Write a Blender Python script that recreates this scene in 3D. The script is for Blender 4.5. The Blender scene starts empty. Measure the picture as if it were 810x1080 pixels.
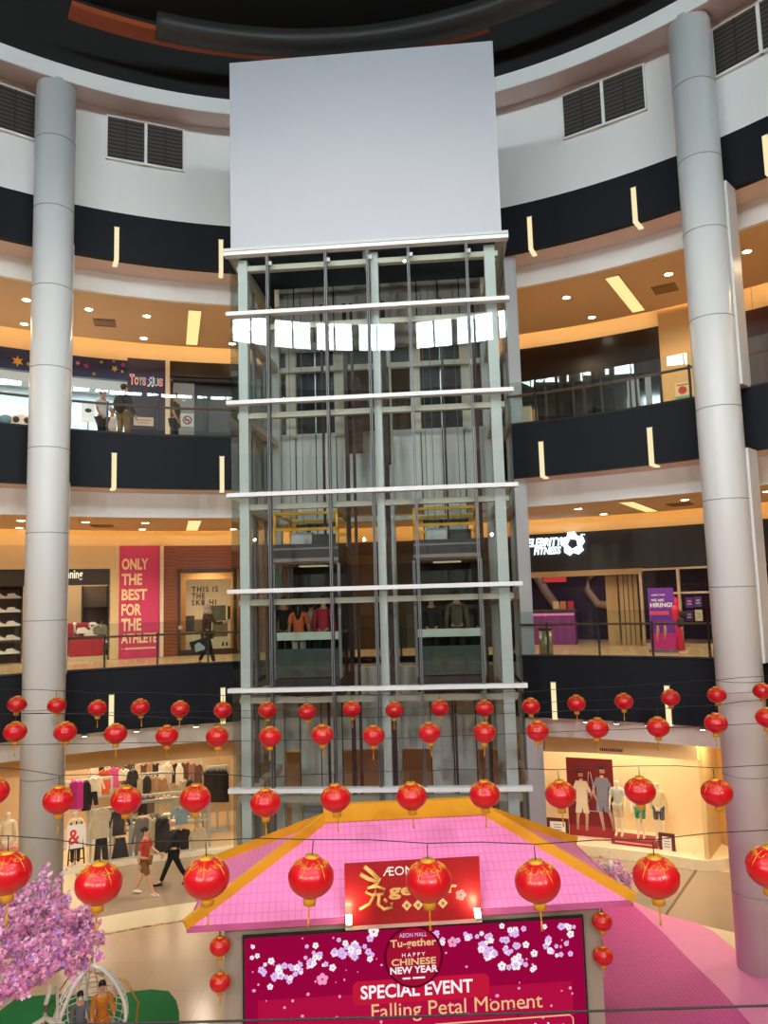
import bpy, math, random
from mathutils import Vector, Matrix
random.seed(7)
sc = bpy.context.scene
col = sc.collection
R_ = math.radians
# ------------------------------------------------------------------ camera, world, exposure
E = 7.23                                  # eye height above the ground floor
F, PITCH, ROLL = 811.0, 0.11125, 0.02797
_cp, _sp, _c, _s = math.cos(PITCH), math.sin(PITCH), math.cos(ROLL), math.sin(ROLL)
EYE = Vector((0, 0, E))
cam_d = bpy.data.cameras.new('camera'); cam = bpy.data.objects.new('camera', cam_d); col.objects.link(cam)
cam_d.sensor_fit = 'VERTICAL'; cam_d.sensor_height = 24.0; cam_d.lens = 24.0*F/1080.0
cam_d.clip_start = 0.05; cam_d.clip_end = 200
_r = Vector((_c, _s*_sp, -_s*_cp)); _u = Vector((_s, -_c*_sp, _c*_cp)); _f = Vector((0, _cp, _sp))
cam.matrix_world = Matrix(((_r.x, _u.x, -_f.x, 0), (_r.y, _u.y, -_f.y, 0), (_r.z, _u.z, -_f.z, E), (0, 0, 0, 1)))
sc.camera = cam
w = bpy.data.worlds.new('world'); sc.world = w; w.use_nodes = True
bg = w.node_tree.nodes['Background']; bg.inputs[0].default_value = (0.75, 0.88, 1.0, 1); bg.inputs[1].default_value = 1.0
sc.view_settings.view_transform = 'Standard'; sc.view_settings.look = 'None'
sc.view_settings.gamma = 1.0; sc.view_settings.use_curve_mapping = False
sc.view_settings.exposure = 0.0
cy = sc.cycles
cy.max_bounces = 10; cy.diffuse_bounces = 5; cy.glossy_bounces = 4; cy.transmission_bounces = 4
cy.transparent_max_bounces = 32; cy.caustics_reflective = False; cy.caustics_refractive = False
cy.sample_clamp_indirect = 4.0; cy.use_denoising = True
CX, CY = -1.2416, 6.9504                  # centre of the round atrium
FILL_POWER = 1500.0  # power of the added fill spots
DAYLIGHT = 28.0                           # radiance of the clerestory windows

# ------------------------------------------------------------------ calibration helpers (pixel of the photo -> place in the hall)
def ray(px, py):
    x, y = (px-405)/F, -(py-540)/F
    a, b = x*_c+y*_s, -x*_s+y*_c
    return Vector((a, _cp-b*_sp, _sp+b*_cp))
def at_z(px, py, z):
    r = ray(px, py); return EYE + r*((z-E)/r.z)
def at_y(px, py, Y):
    r = ray(px, py); return EYE + r*(Y/r.y)
def at_R(px, py, R):
    r = ray(px, py); h = math.hypot(r.x, r.y); dx, dy = r.x/h, r.y/h
    b = dx*CX+dy*CY; t = b+math.sqrt(max(0, b*b-(CX*CX+CY*CY-R*R)))
    return EYE + r*(t/h)
def theta(p): return math.atan2(p[0]-CX, p[1]-CY)
def polar(th, R, z=0): return Vector((CX+R*math.sin(th), CY+R*math.cos(th), z))
def frame_px(x0, y0, x1, y1, R):
    """the upright rectangle seen between two pixels on the round wall of radius R: base centre, rz, width, height"""
    xm = (x0+x1)/2; ym = (y0+y1)/2
    a, b = at_R(x0, ym, R), at_R(x1, ym, R)
    z1, z0 = at_R(xm, y0, R).z, at_R(xm, y1, R).z
    c = (a+b)/2; th = math.atan2(b.y-a.y, b.x-a.x)
    return Vector((c.x, c.y, z0)), th, (b-a).to_2d().length, z1-z0

# ------------------------------------------------------------------ materials
def srgb(h):
    if isinstance(h, str):
        v = [int(h[i:i+2], 16)/255 for i in (0, 2, 4)]
    else: v = [c/255 for c in h]
    return tuple(c/12.92 if c <= .04045 else ((c+.055)/1.055)**2.4 for c in v)+(1,)
MATS = {}
def mat(name, colour, rough=.5, metal=0, emit=0, emit_col=None, noise=0, scale=8, spec=.5, sub=0, trans=0):
    if name in MATS: return MATS[name]
    m = bpy.data.materials.new(name); m.use_nodes = True; nt = m.node_tree; b = nt.nodes['Principled BSDF']
    c = srgb(colour); b.inputs['Base Color'].default_value = c
    b.inputs['Roughness'].default_value = rough; b.inputs['Metallic'].default_value = metal
    b.inputs['Specular IOR Level'].default_value = spec
    if sub: b.inputs['Subsurface Weight'].default_value = sub; b.inputs['Subsurface Radius'].default_value = (.1, .03, .02)
    if emit:
        b.inputs['Emission Color'].default_value = emit_col+(1,) if emit_col else c
        b.inputs['Emission Strength'].default_value = emit
    if noise:
        tc = nt.nodes.new('ShaderNodeTexCoord'); n = nt.nodes.new('ShaderNodeTexNoise'); n.inputs['Scale'].default_value = scale
        n.inputs['Detail'].default_value = 4
        mx = nt.nodes.new('ShaderNodeMix'); mx.data_type = 'RGBA'
        mx.inputs[6].default_value = c; mx.inputs[7].default_value = tuple(k*(1-noise) for k in c[:3])+(1,)
        nt.links.new(tc.outputs['Object'], n.inputs['Vector']); nt.links.new(n.outputs['Fac'], mx.inputs[0])
        nt.links.new(mx.outputs[2], b.inputs['Base Color'])
    MATS[name] = m; return m
def glass_mat(name, tint, refl=1.0, rough=0.0):
    if name in MATS: return MATS[name]
    m = bpy.data.materials.new(name); m.use_nodes = True; nt = m.node_tree; nt.nodes.clear()
    out = nt.nodes.new('ShaderNodeOutputMaterial'); mix = nt.nodes.new('ShaderNodeMixShader')
    t = nt.nodes.new('ShaderNodeBsdfTransparent'); t.inputs[0].default_value = srgb(tint)
    g = nt.nodes.new('ShaderNodeBsdfGlossy'); g.inputs['Roughness'].default_value = rough
    lw = nt.nodes.new('ShaderNodeLayerWeight'); lw.inputs[0].default_value = .5
    p = nt.nodes.new('ShaderNodeMath'); p.operation = 'POWER'; p.inputs[1].default_value = 5
    ma = nt.nodes.new('ShaderNodeMath'); ma.operation = 'MULTIPLY_ADD'; ma.inputs[1].default_value = .92; ma.inputs[2].default_value = .04*refl
    nt.links.new(lw.outputs['Facing'], p.inputs[0]); nt.links.new(p.outputs[0], ma.inputs[0])
    nt.links.new(ma.outputs[0], mix.inputs[0]); nt.links.new(t.outputs[0], mix.inputs[1]); nt.links.new(g.outputs[0], mix.inputs[2])
    nt.links.new(mix.outputs[0], out.inputs[0]); MATS[name] = m; return m
def pattern_mat(name, kind, c1, c2, c3=None, scale=1.0, rough=.4, bw=.5, rh=.25, mortar=.01, metal=0, spec=.5):
    if name in MATS: return MATS[name]
    m = bpy.data.materials.new(name); m.use_nodes = True; nt = m.node_tree; b = nt.nodes['Principled BSDF']
    b.inputs['Roughness'].default_value = rough; b.inputs['Metallic'].default_value = metal; b.inputs['Specular IOR Level'].default_value = spec
    tc = nt.nodes.new('ShaderNodeTexCoord')
    if kind == 'tile':
        t = nt.nodes.new('ShaderNodeTexBrick'); t.offset = 0; t.inputs['Color1'].default_value = srgb(c1); t.inputs['Color2'].default_value = srgb(c2)
        t.inputs['Mortar'].default_value = srgb(c3); t.inputs['Scale'].default_value = scale; t.inputs['Mortar Size'].default_value = mortar
        t.inputs['Brick Width'].default_value = bw; t.inputs['Row Height'].default_value = rh; t.inputs['Mortar Smooth'].default_value = .1
        nt.links.new(tc.outputs['Object'], t.inputs['Vector']); nt.links.new(t.outputs['Color'], b.inputs['Base Color'])
    elif kind == 'wave':
        t = nt.nodes.new('ShaderNodeTexWave'); t.bands_direction = 'Z'; t.inputs['Scale'].default_value = scale; t.inputs['Distortion'].default_value = bw
        r = nt.nodes.new('ShaderNodeMix'); r.data_type = 'RGBA'; r.inputs[6].default_value = srgb(c1); r.inputs[7].default_value = srgb(c2)
        nt.links.new(tc.outputs['Object'], t.inputs['Vector']); nt.links.new(t.outputs['Fac'], r.inputs[0]); nt.links.new(r.outputs[2], b.inputs['Base Color'])
    MATS[name] = m; return m
def emis(name, colour, s):
    if name in MATS: return MATS[name]
    m = bpy.data.materials.new(name); m.use_nodes = True; nt = m.node_tree; nt.nodes.clear()
    o = nt.nodes.new('ShaderNodeOutputMaterial'); e = nt.nodes.new('ShaderNodeEmission')
    e.inputs[0].default_value = srgb(colour) if not isinstance(colour, tuple) or max(colour) > 1.01 else tuple(colour)+(1,)
    e.inputs[1].default_value = s; nt.links.new(e.outputs[0], o.inputs[0]); MATS[name] = m; return m

WHITE = mat('white_plaster', 'f0f0ee', .75, noise=.04, scale=.6)
PANELW = mat('white_shaft_panel', 'b7b9c1', .6, noise=.03, scale=.5)
BLACK = mat('black_fascia_paint', '1e2026', .6, spec=.15, noise=.08, scale=2)
DARKC = mat('dark_dome_paint', '130f0f', .8, noise=.1, scale=2)
PINKSOF = mat('soffit_paint', 'dccbc8', .7)
CEILM = mat('ceiling_paint', 'dcc3a2', .8)
COVEM = mat('cove_wall_paint', 'f0d6a4', .8)
CORRF = pattern_mat('corridor_tile', 'tile', 'cdb592', 'c8ae8b', 'b09a7c', 1, .25, .8, .8, .006)
COLM = mat('column_cladding', 'e2e3e2', .38, noise=.03, scale=.8)
SEAM = mat('panel_seam_grey', '8f9290', .6)
STEELW = mat('white_painted_steel', 'bec4c1', .4)
CREAM = mat('cream_painted_steel', 'c4bfae', .5)
STEEL = mat('brushed_steel', 'a9adb2', .3, 1)
CHROME = mat('chrome', 'd0d2d4', .12, 1)
DARKM = mat('dark_metal', '2a2a2c', .45, .3)
GREYM = mat('grey_metal', '6f7072', .5, .5)
BROWNM = mat('oxide_brown_steel', '3a231f', .6)
CLAD = mat('shaft_cladding', 'c9ccc8', .5, noise=.05, scale=1.2)
SHAFTG = glass_mat('shaft_glass', 'f8fbfa', .85)
SIDEG = glass_mat('shaft_side_glass', 'f5f9f6', 1.0)
RAILG = glass_mat('railing_glass', 'f3f8f6', 1.3)
SHOPG = glass_mat('shop_glass', 'f6f6f5', .8)
WARMLED = emis('strip_lamp_glow', (1.0, .86, .50), .98)
COVELED = emis('cove_lamp_glow', (1.0, .60, .22), 13.0)
DOWNL = emis('downlight_glow', (1.0, .9, .68), 22.0)
SLOTL = emis('slot_lamp_glow', (1.0, .74, .30), 1.2)
SKYP = emis('daylight_pane', (.80, .95, 1.0), DAYLIGHT)
BLK = mat('black_plastic', '121214', .5)
PURE = mat('white_print', 'f2f0ec', .6)

# ------------------------------------------------------------------ mesh builder
class MB:
    def __init__(s): s.v = []; s.f = []; s.sm = []
    def add(s, vs, fs, smooth=False):
        o = len(s.v); s.v += [tuple(v) for v in vs]; s.f += [tuple(i+o for i in f) for f in fs]; s.sm += [smooth]*len(fs); return s
    def box(s, x0, x1, y0, y1, z0, z1, M=None):
        vs = [Vector((x, y, z)) for x in (x0, x1) for y in (y0, y1) for z in (z0, z1)]
        if M: vs = [M @ v for v in vs]
        return s.add(vs, [(0, 1, 3, 2), (4, 6, 7, 5), (0, 4, 5, 1), (2, 3, 7, 6), (0, 2, 6, 4), (1, 5, 7, 3)])
    def cbox(s, c, d, rz=0, rx=0, ry=0):
        M = Matrix.Translation(c) @ Matrix.Rotation(rz, 4, 'Z') @ Matrix.Rotation(rx, 4, 'X') @ Matrix.Rotation(ry, 4, 'Y')
        return s.box(-d[0]/2, d[0]/2, -d[1]/2, d[1]/2, -d[2]/2, d[2]/2, M)
    def beam(s, a, b, w, h, up=(0, 0, 1)):
        a, b = Vector(a), Vector(b); d = (b-a).normalized(); x = d.cross(Vector(up)).normalized(); z = x.cross(d)
        vs = [p+x*i*w/2+z*j*h/2 for p in (a, b) for i in (-1, 1) for j in (-1, 1)]
        return s.add(vs, [(0, 2, 3, 1), (4, 5, 7, 6), (0, 1, 5, 4), (2, 6, 7, 3), (0, 4, 6, 2), (1, 3, 7, 5)])
    def tube(s, pts, r, n=8, closed=False, cap=True):
        pts = [Vector(p) for p in pts]; N = len(pts); rs = r if isinstance(r, (list, tuple)) else [r]*N; vs = []; fs = []
        for i, p in enumerate(pts):
            a = pts[(i-1) % N] if (i or closed) else p; b = pts[(i+1) % N] if (i < N-1 or closed) else p
            d = (b-a).normalized(); up = Vector((0, 0, 1)) if abs(d.z) < .95 else Vector((1, 0, 0))
            x = d.cross(up).normalized(); y = x.cross(d)
            vs += [p+(x*math.cos(2*math.pi*k/n)+y*math.sin(2*math.pi*k/n))*rs[i] for k in range(n)]
        for i in range(N if closed else N-1):
            j = (i+1) % N
            fs += [(i*n+k, i*n+(k+1) % n, j*n+(k+1) % n, j*n+k) for k in range(n)]
        if cap and not closed: fs += [tuple(range(n))[::-1], tuple((N-1)*n+k for k in range(n))]
        return s.add(vs, fs, True)
    def lathe(s, prof, n=32, c=(0, 0, 0), smooth=True, caps=True, th0=0, th1=2*math.pi, closed=False):
        full = abs(th1-th0-2*math.pi) < 1e-6; m = n if full else n+1; vs = []; fs = []
        for k in range(m):
            a = th0+(th1-th0)*k/n
            vs += [(c[0]+r*math.sin(a), c[1]+r*math.cos(a), c[2]+z) for r, z in prof]
        P = len(prof)
        for k in range(n):
            j = (k+1) % m
            for i in range(P if closed else P-1):
                i2 = (i+1) % P
                fs.append((k*P+i, j*P+i, j*P+i2, k*P+i2))
        if full and caps and not closed:
            if prof[0][0] > 1e-6: fs.append(tuple(k*P for k in range(n))[::-1])
            if prof[-1][0] > 1e-6: fs.append(tuple(k*P+P-1 for k in range(n)))
        if not full and closed: fs += [tuple(range(P)), tuple(n*P+i for i in range(P))[::-1]]
        return s.add(vs, fs, smooth)
    def ball(s, c, rx, ry=None, rz=None, n=12, m=8):
        ry = ry or rx; rz = rz or rx
        vs = [(c[0], c[1], c[2]-rz)]; fs = []
        for i in range(1, m):
            a = -math.pi/2+math.pi*i/m
            vs += [(c[0]+rx*math.cos(a)*math.cos(2*math.pi*k/n), c[1]+ry*math.cos(a)*math.sin(2*math.pi*k/n), c[2]+rz*math.sin(a)) for k in range(n)]
        vs.append((c[0], c[1], c[2]+rz))
        for k in range(n):
            fs.append((0, 1+(k+1) % n, 1+k)); fs.append((len(vs)-1, 1+(m-2)*n+k, 1+(m-2)*n+(k+1) % n))
            for i in range(m-2): fs.append((1+i*n+k, 1+i*n+(k+1) % n, 1+(i+1)*n+(k+1) % n, 1+(i+1)*n+k))
        return s.add(vs, fs, True)
    def prism(s, poly, y0, y1, axis='y', M=None):
        """polygon in (x,z) extruded along y, or in (x,y) extruded along z"""
        n = len(poly)
        vs = [Vector((a, y, b)) if axis == 'y' else Vector((a, b, y)) for y in (y0, y1) for a, b in poly]
        if M: vs = [M @ v for v in vs]
        return s.add(vs, [tuple(range(n)), tuple(range(n, 2*n))[::-1]]+[(i, i+n, (i+1) % n+n, (i+1) % n) for i in range(n)])
    def text(s, t, x, z, w, h, y=0, d=.01, bold=0.0, shear=0.0, spacing=1.0, mirror=False):
        """lettering in the x-z plane facing -y, centred at x with its foot at z, fitted to w by h"""
        cu = bpy.data.curves.new('lettering', 'FONT'); cu.body = t; cu.extrude = .5; cu.offset = bold; cu.shear = shear
        cu.space_character = spacing; cu.resolution_u = 3; cu.space_line = .8
        o = bpy.data.objects.new('lettering', cu); col.objects.link(o)
        dg = bpy.context.evaluated_depsgraph_get(); me = bpy.data.meshes.new_from_object(o.evaluated_get(dg))
        vs = [v.co.copy() for v in me.vertices]; fs = [tuple(p.vertices) for p in me.polygons]
        bpy.data.objects.remove(o); bpy.data.curves.remove(cu); bpy.data.meshes.remove(me)
        if not vs: return s
        xs = [v.x for v in vs]; ys = [v.y for v in vs]; x0, x1, y0, y1 = min(xs), max(xs), min(ys), max(ys)
        k = -1 if mirror else 1
        return s.add([(x+k*((v.x-x0)/(x1-x0)-.5)*w, y-(v.z+.5)*d, z+(v.y-y0)/(y1-y0)*h) for v in vs], fs)
    def build(s, name, m, parent=None, loc=None, rz=0, recentre=False):
        vs = s.v
        if recentre and vs:
            xs, ys, zs = zip(*vs); c = ((min(xs)+max(xs))/2, (min(ys)+max(ys))/2, min(zs))
            vs = [(a-c[0], b-c[1], d-c[2]) for a, b, d in vs]; loc = c
        me = bpy.data.meshes.new(name); me.from_pydata(vs, [], s.f); me.polygons.foreach_set('use_smooth', s.sm)
        me.materials.append(m); me.update()
        o = bpy.data.objects.new(name, me); col.objects.link(o); o.parent = parent
        if loc is not None: o.location = loc
        o.rotation_euler.z = rz
        return o
def tag(o, label=None, cat=None, group=None, kind=None):
    if label: o['label'] = label
    if cat: o['category'] = cat
    if group: o['group'] = group
    if kind: o['kind'] = kind
    return o
def thing(name, label, cat, loc=(0, 0, 0), rz=0, group=None):
    o = bpy.data.objects.new(name, None); col.objects.link(o); o.location = loc; o.rotation_euler.z = rz; o.empty_display_size = .1
    return tag(o, label, cat, group)
def struct(mb, name, m, recentre=True): return tag(mb.build(name, m, recentre=recentre), kind='structure')
KIDS = {}
def copy_tree(o, parent=None):
    c = o.copy(); col.objects.link(c)
    if parent is not None: c.parent = parent
    for ch in list(o.children): copy_tree(ch, c)
    return c
C3 = (CX, CY, 0)
TAU = 2*math.pi

# ------------------------------------------------------------------ levels of the hall (heights above the ground floor)
A_FL, B_FL, C_FL = 5.63, 11.26, 16.89
A_TOP, B_TOP, C_TOP = E-1.5, E+4.13, E+9.76
A_BOT, B_BOT, C_BOT = E-2.89, E+2.82, E+8.54
G_CEIL, A_CEIL, B_CEIL = 3.75, E+2.2, E+8.0
RF, RW, RC, RS = 12.45, 13.4, 17.1, 17.8      # fascia, downstand, ceiling edge, shopfront
RG = 16.8                                      # ground floor shopfront
def ringbox(r0, r1, z0, z1, n=160, th0=0, th1=TAU):
    return MB().lathe([(r0, z0), (r1, z0), (r1, z1), (r0, z1)], n, C3, True, False, th0, th1, closed=True)
def flat_ring(r0, r1, z0, z1, n=160, th0=0, th1=TAU):
    mb = ringbox(r0, r1, z0, z1, n, th0, th1); mb.sm = [False]*len(mb.sm); return mb
i = 1
for bot, top, nm in ((A_BOT, A_TOP, 'lower'), (B_BOT, B_TOP, 'middle'), (C_BOT, C_TOP, 'upper')):
    struct(flat_ring(RF, RF+.18, bot, top), 'wall_fascia_'+nm, BLACK)
for bot, ceil, nm, fl in ((A_BOT, G_CEIL, 'ground', A_FL), (B_BOT, A_CEIL, 'lower', B_FL), (C_BOT, B_CEIL, 'middle', C_FL)):
    struct(flat_ring(RF+.18, RW+.01, bot, bot+.12), 'ceiling_soffit_'+nm, PINKSOF)
    struct(flat_ring(RW, RW+.12, ceil, bot+.3), 'trim_downstand_'+nm, WHITE)
for z, nm in ((A_CEIL, 'lower'), (B_CEIL, 'middle')):
    struct(flat_ring(RW+.12, RC, z, z+.1), 'ceiling_'+nm, CEILM)
    struct(flat_ring(RC, 22.5, z+.55, z+.65), 'ceiling_cove_'+nm, CEILM)
    lm = flat_ring(RC-.14, RC-.02, z+.11, z+.16)
    o = lm.build('cove_lamp', COVELED, recentre=True); tag(o, 'continuous warm cove lamp on the ceiling edge of the %s gallery' % nm, 'lamp')
struct(flat_ring(RW+.12, 23, G_CEIL, G_CEIL+.1), 'ceiling_ground', CEILM)
for z, nm in ((A_FL, 'lower'), (B_FL, 'middle')):
    struct(flat_ring(RF+.18, 23, z-.3, z), 'floor_'+nm, CORRF)
GFL = pattern_mat('ground_tile', 'tile', 'd2b394', 'cfaf90', 'b99c80', 1, .22, 1.2, 1.2, .004)
struct(MB().lathe([(0, 0), (23, 0), (23, -.2), (0, -.2)], 96, C3, False), 'floor', GFL)
# wall of the top gallery, ring beam and dark dome
struct(flat_ring(RF, RF+.2, C_TOP, E+13.3), 'wall_upper', WHITE)
TH = R_(100)
struct(MB().lathe([(11.5, E+12.27), (RF, E+12.46), (RF, E+12.75), (11.5, E+12.66)], 100, C3, False, False, -TH, TH, closed=True), 'trim_ring', WHITE)
struct(MB().lathe([(11.52, E+12.262), (RF-.01, E+12.45), (RF-.01, E+12.455), (11.52, E+12.267)], 100, C3, False, False, -TH, TH, closed=True), 'trim_ring_underside', PINKSOF)
struct(MB().lathe([(RF+.2, E+13.3), (RF+.2, E+14.6), (0, E+15.2), (0, E+15.0), (RF, E+14.4), (RF, E+13.3)], 96, C3, False, False), 'ceiling', DARKC)
struct(MB().lathe([(11.62, E+12.66), (12.0, E+12.66), (11.9, E+14.45), (11.5, E+14.45)], 100, C3, False, False, -TH, TH, closed=True), 'wall_dome', DARKC)
th_o0, th_o1 = theta(at_z(75, 10, E+13)), theta(at_z(517, 38, E+13))
ORANGE = mat('orange_strip_paint', '9c4310', .6)
tag(flat_ring(9.95, 10.42, E+13.02, E+13.14, 60, th_o0, th_o1).build('ceiling_strip', ORANGE, recentre=True), 'curved orange strip hung under the dark dome, behind the dark hoop', 'ceiling strip')
th_h0 = theta(at_z(165, 30, E+13))
tag(MB().lathe([(9.68, E+12.98), (10.22, E+12.98), (10.3, E+13.1), (10.3, E+13.3), (9.68, E+13.3)], 90, C3, True, False, th_h0, R_(150), closed=True).build('ceiling_hoop', mat('dark_grey_hoop', '33302f', .5), recentre=True), 'thick dark grey curved hoop hung under the dome', 'ceiling hoop')

# windows: louvred pairs in front, day-lit pairs at the back
LOUV = pattern_mat('louvre_slats', 'wave', '1d1917', '4d4641', scale=3, bw=.3, rough=.6)
wn = 1
def window(tc, wdeg, z0, z1, panes, back=False):
    global wn
    half = R_(wdeg)/2; wd = 2*RF*math.sin(half); o = thing('window_%d' % wn, None, None, polar(tc, RF*math.cos(half)-.0, z0), -tc)
    o['kind'] = 'structure'; wn += 1; h = z1-z0; fr = .05
    mb = MB()
    mb.box(-wd/2, wd/2, -.07, .02, 0, fr).box(-wd/2, wd/2, -.07, .02, h-fr, h)
    n = panes
    for k in range(n+1):
        x = -wd/2+wd*k/n; mb.box(max(-wd/2, x-.035), min(wd/2, x+.035), -.075, .02, 0, h)
    mb.build('window_frame', WHITE, o)
    for k in range(n):
        MB().box(-wd/2+wd*k/n+.04, -wd/2+wd*(k+1)/n-.04, -.045, -.03, fr, h-fr).build('daylight_pane' if back else 'louvre_panel', SKYP if back else LOUV, o)
        if not back:
            x = -wd/2+wd*(k+.5)/n; MB().box(x-.015, x+.015, -.06, -.044, fr, h-fr).build('louvre_stile', mat('louvre_stile', '2a2422', .6), o)
for tc, wd in ((-21.7, 8.8), (33.2, 9.3), (-37.9, 8.8), (49.6, 9.3), (-54, 8.8), (66, 9.3)): window(R_(tc), wd, E+11.1, E+12.28, 2)
bk = [168.4, 177.4, 159.2, 150, 140.8, 131.6, 122.4, 113.2]+[-170, -160.7, -151.5, -142.3, -133.1, -123.9, -114.7]
for tc in bk: window(R_(tc), 8.1, E+11.62, E+13.02, 2, True)

# light strips on the fascias, wrapped under onto the soffit
def strip_lamp():
    t = thing('strip_lamp', None, None); MB().box(-.055, .055, -.03, .0, 0, .82).build('diffuser', WARMLED, t)
    MB().box(-.055, .055, -.03, .42, -.03, 0).build('soffit_diffuser', WARMLED, t); MB().box(-.07, .07, -.012, .0, .82, .84).build('end_cap', STEEL, t)
    return t
sl0 = strip_lamp(); first = True
ths = [-24.8, -13.0, 24.1, 35.8, 49.1, -36.7, -48.5, 61]
sn = ['second strip left of the glass shaft', 'strip just left of the glass shaft', 'first strip right of the glass shaft', 'second strip right of the glass shaft', 'strip right of the right column', 'strip left of the left column', 'far strip left', 'far strip right']
for lv, bot in (('upper', C_BOT), ('middle', B_BOT), ('lower', A_BOT)):
    for k, a in enumerate(ths[:5] if lv == 'upper' else ths[:4]):
        o = sl0 if first else copy_tree(sl0); first = False
        o.location = polar(R_(a), RF-.001, bot); o.rotation_euler.z = -R_(a)
        tag(o, 'glowing vertical lamp on the %s black fascia, %s' % (lv, sn[k]), 'lamp', 'strip lamps on the black fascias')
# downlights and slot lamps in the gallery ceilings
def downlight():
    t = thing('downlight', None, None)
    MB().lathe([(.10, -.012), (.135, -.012), (.135, 0), (.10, 0)], 20, closed=True, caps=False).build('trim_ring', mat('downlight_trim', 'e6dccb', .5), t)
    MB().lathe([(0, -.008), (.10, -.008), (.10, -.002), (0, -.002)], 16).build('lamp_lens', DOWNL, t); return t
dl0 = downlight(); first = True
DLC = [(14.7, a) for a in (-44.7, -38.7, -32.7, -26.7, -20.8, 25.7, 36.1, 43.4, 52)]+[(16.6, a) for a in (-20.7, -11.6, 26.8, -32, 38)]
DLC += [(14.7, a) for a in (-10, 0, 10, 70, 85, -60, -75, -90)]
spots = []
for z, lv in ((B_CEIL, 'upper shop gallery'), (A_CEIL, 'lower shop gallery')):
    for k, (r, a) in enumerate(sorted(DLC, key=lambda q: q[1])):
        o = dl0 if first else copy_tree(dl0); first = False
        o.location = polar(R_(a), r, z); 
        side = 'behind the glass shaft' if abs(a) < 12 else ('left of the shaft' if a < 0 else 'right of the shaft')
        tag(o, 'recessed ceiling downlight, %s, %s, %s row' % (lv, side, 'outer' if r > 15 else 'inner'), 'downlight', 'downlights, %s, %s, %s' % (lv, side, 'outer' if r > 15 else 'inner'))
        spots.append((polar(R_(a), r, z-.05), 1))
for z, lv, k in ((B_CEIL, 'upper', 0), (A_CEIL, 'lower', 1)):
    for a, sd in ((-15.8, 'left of the glass shaft'), (31.2, 'right of the glass shaft')):
        t = thing('slot_lamp', 'long glowing rectangular ceiling lamp in the %s gallery, %s' % (lv, sd), 'ceiling lamp', polar(R_(a), 15.4, z), -R_(a), 'slot lamps in the gallery ceilings')
        MB().box(-.17, .17, -1.45, 1.45, -.012, -.002).build('diffuser', SLOTL, t)
        MB().box(-.2, -.17, -1.48, 1.48, -.02, 0).box(.17, .2, -1.48, 1.48, -.02, 0).box(-.2, .2, -1.48, -1.45, -.02, 0).box(-.2, .2, 1.45, 1.48, -.02, 0).build('frame', CEILM, t)
        vt = tag(MB().box(-.3, .3, -.3, .3, -.02, 0).box(-.24, .24, -.24, -.2, -.035, -.02).box(-.24, .24, .2, .24, -.035, -.02).build('air_vent', mat('vent_metal', '8d7350', .5), loc=polar(R_(a-9 if a < 0 else a+3.6), 15.6, z), rz=-R_(a)), 'square grey air vent in the %s gallery ceiling %s' % (lv, sd), 'air vent')
# the light that the gallery lamps give, and added fill for the atrium
def area(name, loc, size, power, colour, rot=(0, 0, 0), spread=math.pi):
    l = bpy.data.lights.new(name, 'AREA'); l.energy = power; l.color = colour; l.size = size; l.shape = 'DISK'; l.spread = spread
    o = bpy.data.objects.new(name, l); col.objects.link(o); o.location = loc; o.rotation_euler = rot; return o
def spot(name, loc, power, colour, ang=120, r=.08):
    l = bpy.data.lights.new(name, 'SPOT'); l.energy = power; l.color = colour; l.spot_size = R_(ang); l.spot_blend = .6; l.shadow_soft_size = r
    o = bpy.data.objects.new(name, l); col.objects.link(o); o.location = loc; return o
def added_fill(p, target, power, colour, ang=95):  # unseen fill spot, added to brighten the hall; no fixture modelled
    o = spot('added_fill_spot', p, power, colour, ang, .05)
    o.rotation_euler = (Vector(target)-Vector(p)).to_track_quat('-Z', 'Y').to_euler(); return o
for a in (-142, -166, 166, 142): added_fill(polar(R_(a), 11.9, 9.9), (CX+3*math.sin(R_(a))*-1, 14, 4.5), FILL_POWER, (1.0, .97, .94), 84)  # added fill from the back of the atrium, lifts the lower hall
for a in (-120, 180, 120): added_fill(polar(R_(a), 6.5, 20.6), (CX, 12, 2.0), FILL_POWER*.8, (1.0, .95, .88), 110)  # added fill from under the dome, aimed down at the front
for z in (B_CEIL, A_CEIL):
    for a in range(-60, 61, 12):
        spot('downlight_beam', polar(R_(a), 15.2, z-.06), 230, (1, .74, .42), 150, .12)
    for a in range(90, 271, 30):
        spot('downlight_beam', polar(R_(a), 15.2, z-.06), 300, (1, .74, .42), 150, .12)
for a in range(-60, 61, 15): spot('downlight_beam', polar(R_(a), 14.6, G_CEIL-.06), 230, (1, .86, .66), 150, .12)
for a in range(90, 271, 30): spot('downlight_beam', polar(R_(a), 14.6, G_CEIL-.06), 230, (1, .86, .66), 150, .12)
# small spotlights under the lowest fascia
sp = thing('spotlight', None, None)
MB().lathe([(.0, 0), (.07, 0), (.085, -.1), (.0, -.1)], 14).build('lamp_body', STEEL, sp); MB().lathe([(0, -.105), (.07, -.105), (.07, -.1), (0, -.1)], 14).build('lamp_lens', DOWNL, sp)
for k, (px, py) in enumerate(((89, 774), (144, 769), (207, 764), (618, 762), (650, 762), (683, 765), (741, 768))):
    o = sp if k == 0 else copy_tree(sp); p = at_R(px, py, RF+.3); o.location = (p.x, p.y, A_BOT-.001)
    tag(o, 'small spotlight under the lowest black fascia, %s one %s of the glass shaft' % (['first', 'second', 'third', 'first', 'second', 'third', 'fourth'][k], 'left' if k < 3 else 'right'), 'spotlight', 'spotlights under the lowest fascia')

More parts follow.
